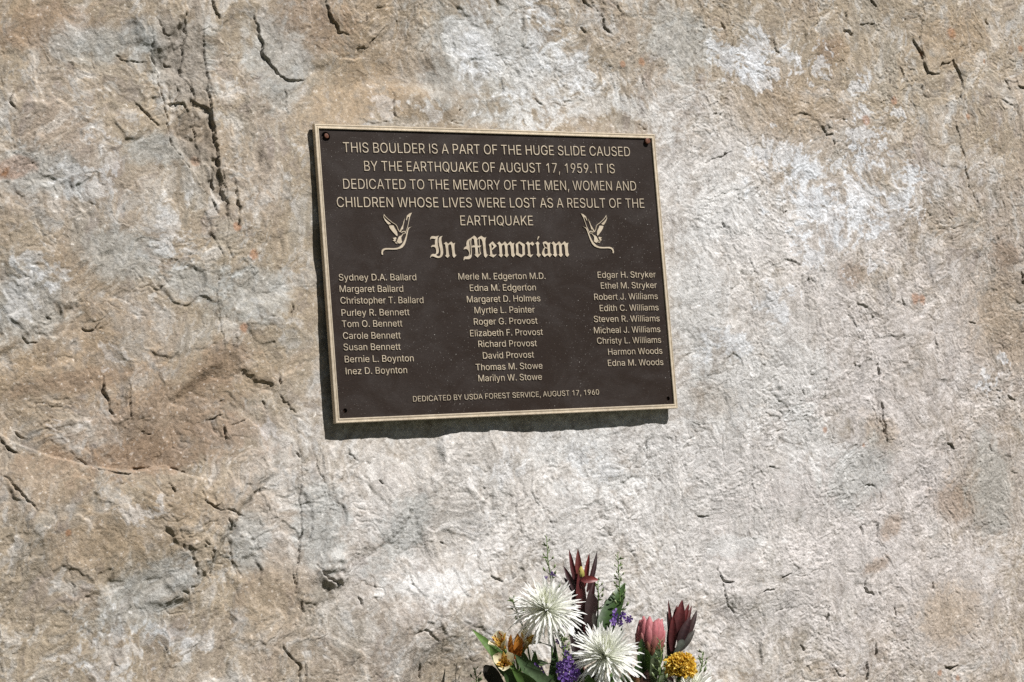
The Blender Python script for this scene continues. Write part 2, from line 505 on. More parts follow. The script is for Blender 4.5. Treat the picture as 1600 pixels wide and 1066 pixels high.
# undercut above the ledge on the left
led = plane([(-60, 640), (20, 692), (75, 714), (142, 732), (199, 740), (260, 731), (300, 748), (360, 760)])
lx = np.array([p[0] for p in led]); lz = np.interp(X, lx, [p[1] for p in led])
ab = Z - lz
H -= 0.022 * sstep(0.0, 0.006, ab) * np.exp(-np.clip(ab, 0, 9) / 0.075) * sstep(lx[0], lx[0] + .12, X) * (1 - sstep(lx[-1] - .16, lx[-1], X))

# where the rock stands behind the plaque
cx = np.clip((X + .38) / .76, 0, 1); cz = np.clip((.276 - Z) / .552, 0, 1)
Y0 = (0.009 * (1 - cx) + 0.012 * cx) * (1 - cz ** 1.1) + (0.029 * (1 - cx) + 0.022 * cx) * cz ** 1.1
inx = sstep(0.52, 0.36, np.abs(X)); inz = sstep(0.40, 0.25, np.abs(Z))
near = inx * inz
Y = Y0 - H * (1 - 0.72 * near)
Y = np.where((np.abs(X) < .392) & (np.abs(Z) < .288), np.maximum(Y, 0.0105), Y)
# the boulder rounds away beyond the picture
ex = np.clip(np.abs(X - .2) - 1.75, 0, None) / 1.5; ez = np.clip(Z - .95, 0, None) / .8
Y = Y + 1.3 * ex ** 2.2 + 1.2 * ez ** 2.0

# colour of the stone: minerals, stains, lichen, and the shoulder's sunlight painted in
def noisy(px, py, rx, ry, ang=0.0, edge=0.5, hard=0.25, seed=0):
    c = face_at(px, py)
    rr = max(rx, ry) * .00155 * (1.6 + 2.2 * edge)
    x0, x1 = np.searchsorted(GX, [c.x - rr, c.x + rr]); z0, z1 = np.searchsorted(GZ, [c.z - rr, c.z + rr])
    w = (slice(z0, z1), slice(x0, x1))
    dx = X[w] - c.x; dz = Z[w] - c.z
    a = math.cos(ang) * dx + math.sin(ang) * dz; b = -math.sin(ang) * dx + math.cos(ang) * dz
    r = np.sqrt((a / (rx * .00155)) ** 2 + (b / (ry * .00136)) ** 2)
    return w, sstep(-hard, hard, 1 - r + edge * NB[w] + edge * 0.8 * NF[w] + edge * .35 * NE[w])
NE = fbm(X, Z, 0.0085, 3, 170, 0.7)
NB = fbm(X, Z, 0.11, 4, 120, 0.6) * 1.3
NF = fbm(Wx, Wz, 0.022, 3, 130, 0.65) * 1.3
NA = fbm(Wx, Wz, 0.42, 4, 140, 0.55)
NC = fbm(Ux, Uz, 0.10, 4, 150, 0.6)
ND = fbm(Ux, Uz, 0.05, 4, 160, 0.62)
C = np.empty(X.shape + (3,), 'f')
C[:] = (0.325, 0.270, 0.200)
def paint(mask, col, k=1.0):
    w = slice(None)
    if isinstance(mask, tuple):
        w, mask = mask
    m = np.clip(mask * k, 0, 1)[..., None]
    C[w] = C[w] * (1 - m) + np.array(col, 'f') * m
paint(sstep(-.1, .45, NA), (0.35, 0.30, 0.252), .8)
paint(sstep(.04, .38, NC), (0.285, 0.275, 0.243), .42)
paint(sstep(.12, .45, -NC), (0.315, 0.245, 0.185), .35)
paint(sstep(.10, .40, ND), (0.48, 0.455, 0.42), .55)
paint(sstep(.14, .42, -ND) * sstep(-.4, .3, NA), (0.31, 0.262, 0.235), .6)
NG = fbm(Ux, Uz, 0.028, 4, 185, 0.7); NH = fbm(Wx, Wz, 0.075, 5, 190, 0.66)
paint(sstep(.05, .26, NG) * sstep(-.25, .15, NH), (0.47, 0.452, 0.425), .62)
paint(sstep(.08, .32, -NG) * sstep(-.15, .25, -NH), (0.245, 0.205, 0.17), .6)
paint(sstep(.10, .34, NH), (0.36, 0.365, 0.36), .4)
paint(sstep(.10, .4, NB) * sstep(.0, .4, NF), (0.37, 0.37, 0.36), .5)
for a in [(1190, 560, 260, 330, 0, .55, .7), (780, 770, 300, 170, 0, .5, .6), (1150, 830, 320, 190, 0, .5, .6), (1120, 330, 110, 140, 0, .5, .6)]:
    paint(noisy(*a), (0.555, 0.545, 0.535), .64)
paint(noisy(1420, 640, 240, 260, 0, .6, .8), (0.465, 0.432, 0.42), .6)
paint(noisy(1400, 900, 260, 180, 0, .6, .8), (0.485, 0.452, 0.435), .6)
OCH = (0.295, 0.218, 0.138); BRN = (0.235, 0.165, 0.11); DRK = (0.15, 0.115, 0.09)
for a in [(540, 150, 75, 34, .3), (330, 215, 14, 45, 1.5), (95, 520, 70, 42, .3), (70, 605, 110, 45, .3), (330, 590, 120, 32, .1), (1565, 500, 55, 70, 0),
          (655, 160, 70, 22, 0), (1290, 85, 45, 28, .4), (110, 430, 60, 40, 0), (20, 15, 50, 50, 0), (1485, 60, 60, 40, .3), (1370, 680, 22, 40, 1.2),
          (1110, 625, 20, 36, 1.2), (420, 930, 60, 40, 0), (90, 740, 60, 40, 0), (1480, 960, 50, 40, 0), (590, 60, 60, 70, 0), (1230, 170, 80, 60, 0), (1545, 760, 50, 60, 0), (250, 810, 120, 40, .2)]:
    paint(noisy(*a, .8, .5), OCH, .55)
for a in [(20, 265, 26, 12, .2), (10, 275, 20, 6, 0), (210, 268, 0, 0, 0)]:
    if a[2]: paint(noisy(*a, .5, .3), (0.36, 0.15, 0.045), .8)
for a in [(140, 592, 70, 13, .1), (250, 655, 90, 40, .25), (230, 715, 120, 20, 0), (360, 555, 50, 26, .4), (270, 700, 110, 26, .2), (1290, 80, 26, 16, .5), (1330, 430, 30, 22, 0), (1560, 400, 26, 20, 0), (60, 50, 80, 30, .2), (480, 40, 60, 40, 0), (1500, 790, 40, 30, 0), (700, 640, 0, 0, 0), (1395, 820, 24, 14, .5), (1365, 885, 26, 10, .3)]:
    if a[2]: paint(noisy(*a, .7, .4), BRN, .6)
for a in [(280, 90, 50, 60, .1), (245, 235, 40, 22, 0), (50, 275, 60, 30, .2), (150, 70, 60, 22, 0), (40, 465, 55, 50, 0), (190, 395, 50, 40, 0), (400, 470, 45, 40, .2), (300, 440, 40, 22, 0), (760, 90, 95, 90, 0), (640, 820, 60, 26, .8), (1060, 60, 60, 60, 0), (1340, 740, 60, 45, .5), (1550, 760, 40, 80, 0), (500, 830, 30, 60, 0), (230, 930, 70, 30, .4), (380, 850, 25, 35, 0), (430, 90, 45, 60, 0)]:
    paint(noisy(*a, .7, .4), (0.315, 0.325, 0.315), .6)
for a in [(800, 80, 60, 110, .2), (740, 60, 34, 40, 0), (860, 130, 60, 50, .4), (930, 160, 50, 24, 0), (1000, 180, 70, 20, -.5), (880, 700, 60, 24, .2), (960, 750, 60, 30, 0), (1130, 320, 60, 40, 0), (1085, 480, 40, 90, 0), (1180, 600, 110, 60, .3), (1270, 690, 60, 40, 0), (680, 915, 65, 16, 0), (1160, 850, 50, 12, 0)]:  # pale patches; the one on the shoulder paints in its sunlight
    paint(noisy(*a, .9, .35), (0.545, 0.55, 0.545), .48)
LICH = (0.54, 0.56, 0.585)
for i, a in enumerate([(1130, 92, 18, 26, .6), (1170, 78, 14, 32, -.4), (1172, 100, 10, 16, 0), (1240, 92, 14, 10, 0), (1268, 100, 22, 24, .2), (1330, 136, 12, 12, 0), (1175, 130, 22, 16, 0),
          (1346, 172, 10, 12, 0), (1395, 180, 12, 10, 0), (1378, 215, 12, 20, 0), (1345, 212, 22, 10, 0), (1210, 255, 34, 28, 0), (1235, 275, 34, 20, .4), (1290, 262, 26, 20, 0), (1212, 314, 16, 18, 0), (1250, 320, 26, 30, .5), (1290, 340, 40, 30, 0), (1330, 310, 34, 34, 0),
          (1390, 272, 22, 16, 0), (1408, 266, 10, 20, 0), (1400, 310, 16, 12, 0), (1440, 330, 22, 18, 0), (1310, 385, 18, 14, 0), (1350, 425, 26, 14, 0), (1265, 405, 20, 14, 0), (176, 1030, 24, 32, 0), (118, 1028, 10, 10, 0), (182, 560, 12, 12, 0), (205, 800, 14, 12, 0), (1553, 590, 16, 22, -.4), (1560, 562, 10, 8, 0),
          (420, 670, 7, 8, 0), (120, 664, 14, 5, 0), (30, 450, 22, 20, .3), (260, 365, 20, 22, 0), (55, 405, 22, 10, .3), (90, 425, 18, 14, 0), (150, 285, 26, 18, 0), (165, 250, 14, 20, 0), (480, 240, 12, 16, 0), (600, 165, 10, 14, 0), (675, 180, 10, 8, 0), (280, 990, 10, 10, 0), (310, 1000, 18, 8, .4),
          (840, 60, 16, 26, 0), (770, 95, 20, 24, 0), (752, 130, 14, 24, 0), (870, 140, 20, 14, 0), (905, 125, 24, 20, 0), (800, 145, 30, 10, 0), (735, 75, 10, 16, 0), (850, 20, 18, 22, 0), (955, 740, 22, 10, 0), (800, 730, 20, 26, .4), (900, 715, 16, 10, 0), (1195, 470, 26, 20, 0), (1130, 540, 26, 16, 0)]):
    paint(noisy(*a, 2.3, .22), LICH, (.55 if a[0] > 1100 else .30))
for (a, b, r) in [(395, 398, 5), (368, 355, 4), (1390, 160, 5), (1433, 87, 3), (1531, 98, 3), (1478, 55, 8), (1347, 190, 6), (1504, 185, 4), (1437, 468, 6), (1425, 468, 7), (103, 833, 3), (970, 101, 4), (1000, 98, 5), (378, 513, 5), (305, 252, 5), (1470, 1052, 4), (1498, 1060, 4), (1285, 672, 4), (1346, 696, 3), (1590, 78, 4)]:
    paint(noisy(a, b, r, r * 1.3, 0, .45, .4), (0.30, 0.13, 0.05), .6)
paint(sstep(.26, .55, NE), (0.64, 0.62, 0.59), .5)             # pale crystal flecks
paint(sstep(.30, .6, -NE), (0.19, 0.16, 0.135), .5)
paint(sstep(.42, .7, ND) * sstep(0, .4, NF), (0.62, 0.62, 0.61), .6)
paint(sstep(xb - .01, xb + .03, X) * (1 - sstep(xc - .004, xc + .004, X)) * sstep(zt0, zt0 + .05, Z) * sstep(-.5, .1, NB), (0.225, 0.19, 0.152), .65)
paint(noisy(660, 914, 50, 14, .05, .6, .4), (0.60, 0.592, 0.58), .5)  # sunlit band along the shoulder, painted paler
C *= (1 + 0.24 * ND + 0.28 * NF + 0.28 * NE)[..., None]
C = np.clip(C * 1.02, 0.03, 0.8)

m, nt, b = nmat('boulder_stone')
at_ = N(nt, 'ShaderNodeAttribute', attribute_name='tint')
tc = N(nt, 'ShaderNodeTexCoord')
n1 = N(nt, 'ShaderNodeTexNoise', Scale=300.0, Detail=5.0, Roughness=0.7)
n2 = N(nt, 'ShaderNodeTexNoise', Scale=95.0, Detail=6.0, Roughness=0.7, Distortion=1.2)
for n_ in (n1, n2):
    nt.links.new(tc.outputs['Object'], n_.inputs['Vector'])
v1 = ramp(nt, n1.outputs['Fac'], (0.30, 0.72), (0.5, 1.0), (0.72, 1.22))
v2 = ramp(nt, n2.outputs['Fac'], (0.30, (0.80, 0.76, 0.72)), (0.5, (1, 1, 1)), (0.70, (1.14, 1.13, 1.12)))
c_ = mixrgb(nt, 'MULTIPLY', 1.0, at_.outputs['Color'], v1)
c_ = mixrgb(nt, 'MULTIPLY', 1.0, c_, v2)
nt.links.new(c_, b.inputs['Base Color'])
b.inputs['Roughness'].default_value = 0.78
b.inputs['Specular IOR Level'].default_value = 0.3
b1 = N(nt, 'ShaderNodeBump', Strength=0.55, Distance=0.0016)
nt.links.new(n1.outputs['Fac'], b1.inputs['Height'])
b2 = N(nt, 'ShaderNodeBump', Strength=0.5, Distance=0.004)
nt.links.new(n2.outputs['Fac'], b2.inputs['Height'])
nt.links.new(b1.outputs['Normal'], b2.inputs['Normal'])
nt.links.new(b2.outputs['Normal'], b.inputs['Normal'])
M_ROCK = m

nz, nx = X.shape
V = np.stack([X, Y, Z], -1).reshape(-1, 3)
idx = np.arange(nz * nx).reshape(nz, nx)
quads = np.stack([idx[:-1, :-1], idx[:-1, 1:], idx[1:, 1:], idx[1:, :-1]], -1).reshape(-1, 4)
# the back: a coarser copy of the rim, drawn in towards the rear
rim = np.concatenate([idx[0, :-1], idx[:-1, -1], idx[-1, :0:-1], idx[:0:-1, 0]])
rings = [rim]; extra = []; base = len(V)
cen = np.array([0.2, 0, 0.1])
for k, (sc, yy) in enumerate([(1.0, 3.2), (0.85, 3.9), (0.45, 4.3)]):
    p = V[rim].copy()
    p[:, 0] = cen[0] + (p[:, 0] - cen[0]) * sc; p[:, 2] = cen[2] + (p[:, 2] - cen[2]) * sc
    p[:, 1] = np.maximum(yy, p[:, 1] + 0.2 * (k + 1)) + 0.12 * np.sin(p[:, 0] * 4 + p[:, 2] * 5 + k)
    extra.append(p); rings.append(np.arange(base, base + len(rim))); base += len(rim)
q2 = []
for a, c in zip(rings[:-1], rings[1:]):
    a2 = np.roll(a, -1); c2 = np.roll(c, -1)
    q2.append(np.stack([a, c, c2, a2], -1))
V = np.concatenate([V] + extra + [np.array([[cen[0], 4.45, cen[2]]])])
quads = np.concatenate([quads] + q2)
last = rings[-1]
tris = np.stack([last, np.full(len(last), len(V) - 1), np.roll(last, -1)], -1)
me = bpy.data.meshes.new('boulder')
me.vertices.add(len(V)); me.vertices.foreach_set('co', V.astype('f').ravel())
nl = quads.size + tris.size
me.loops.add(nl); me.loops.foreach_set('vertex_index', np.concatenate([quads.ravel(), tris.ravel()]).astype('i'))
me.polygons.add(len(quads) + len(tris))
me.polygons.foreach_set('loop_start', np.concatenate([np.arange(len(quads)) * 4, quads.size + np.arange(len(tris)) * 3]).astype('i'))
me.polygons.foreach_set('use_smooth', np.ones(len(quads) + len(tris), bool))
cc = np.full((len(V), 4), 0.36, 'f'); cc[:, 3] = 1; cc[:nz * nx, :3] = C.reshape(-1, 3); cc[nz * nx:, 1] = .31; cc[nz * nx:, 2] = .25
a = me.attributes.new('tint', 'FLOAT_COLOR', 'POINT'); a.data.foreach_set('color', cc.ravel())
me.update(calc_edges=True); me.validate()
me.materials.append(M_ROCK)
boulder = bpy.data.objects.new('boulder', me)
COL.objects.link(boulder)
boulder.matrix_world = FACE
tag(boulder, 'huge rough tan and grey boulder carrying the bronze plaque', 'boulder')

# ------------------------------------------------------------------ ground
gm, nt, b = nmat('dry_ground')
tc = N(nt, 'ShaderNodeTexCoord'); g1 = N(nt, 'ShaderNodeTexNoise', Scale=6.0, Detail=8.0); g2 = N(nt, 'ShaderNodeTexNoise', Scale=0.4, Detail=4.0)
for n_ in (g1, g2): nt.links.new(tc.outputs['Object'], n_.inputs['Vector'])
c1 = ramp(nt, g1.outputs['Fac'], (0.3, (.05, .045, .03)), (0.7, (.11, .10, .07)))
c2 = ramp(nt, g2.outputs['Fac'], (0.4, (.9, .9, .8)), (0.65, (.55, .62, .4)))
nt.links.new(mixrgb(nt, 'MULTIPLY', 1.0, c1, c2), b.inputs['Base Color'])
b.inputs['Roughness'].default_value = 0.95
bp = N(nt, 'ShaderNodeBump', Strength=0.8, Distance=0.03); nt.links.new(g1.outputs['Fac'], bp.inputs['Height']); nt.links.new(bp.outputs['Normal'], b.inputs['Normal'])
gl = np.concatenate([-np.geomspace(6, 900, 18)[::-1], np.linspace(-5, 5, 60), np.geomspace(6, 900, 18)])
gxx, gyy = np.meshgrid(gl, gl)
gh = np.where(np.hypot(gxx, gyy) < 20, 0.03 * pn(gxx / .8, gyy / .8, 9), 0.25 * pn(gxx / 30, gyy / 30, 8)) * np.clip(np.hypot(gxx, gyy + 0.3) / 1.5 - .3, 0, 1)
n_ = len(gl)
me = bpy.data.meshes.new('ground')
gi = np.arange(n_ * n_).reshape(n_, n_)
me.from_pydata(np.stack([gxx, gyy, gh], -1).reshape(-1, 3).tolist(), [], np.stack([gi[:-1, :-1], gi[:-1, 1:], gi[1:, 1:], gi[1:, :-1]], -1).reshape(-1, 4).tolist())
me.materials.append(gm)
ground = bpy.data.objects.new('ground', me); COL.objects.link(ground)
tag(ground, kind='structure')

# ------------------------------------------------------------------ unseen forested hills, added all round to cut the sky light
hm_, nt, b = nmat('shade_hill_slope')
tc = N(nt, 'ShaderNodeTexCoord'); g1 = N(nt, 'ShaderNodeTexNoise', Scale=0.08, Detail=8.0); nt.links.new(tc.outputs['Object'], g1.inputs['Vector'])
nt.links.new(ramp(nt, g1.outputs['Fac'], (0.35, (.018, .030, .014)), (0.62, (.06, .07, .035)), (0.75, (.16, .13, .09))), b.inputs['Base Color'])
b.inputs['Roughness'].default_value = 1.0
hv, hf = [], []
NA_, NR_ = 96, 14
for j in range(NR_):
    for i in range(NA_):
        a_ = 2 * math.pi * i / NA_
        rr_ = 90 + 520 * (j / (NR_ - 1))
        k_ = j / (NR_ - 1)
        hh = -2 + 250 * math.sin(math.pi * .5 * min(1, k_ * 1.15)) ** 1.3 * (0.75 + .35 * mnoise.noise(Vector((math.cos(a_) * 2.2, math.sin(a_) * 2.2, 1.3)))) + 14 * k_ * mnoise.noise(Vector((math.cos(a_) * rr_ / 40, math.sin(a_) * rr_ / 40, 4)))
        hv.append((math.cos(a_) * rr_, math.sin(a_) * rr_, hh))
for j in range(NR_ - 1):
    for i in range(NA_):
        hf.append((j * NA_ + i, j * NA_ + (i + 1) % NA_, (j + 1) * NA_ + (i + 1) % NA_, (j + 1) * NA_ + i))
me = bpy.data.meshes.new('shade_hills'); me.from_pydata(hv, [], hf); me.materials.append(hm_)
shade_hills = bpy.data.objects.new('shade_hills', me); COL.objects.link(shade_hills); tag(shade_hills, kind='structure')

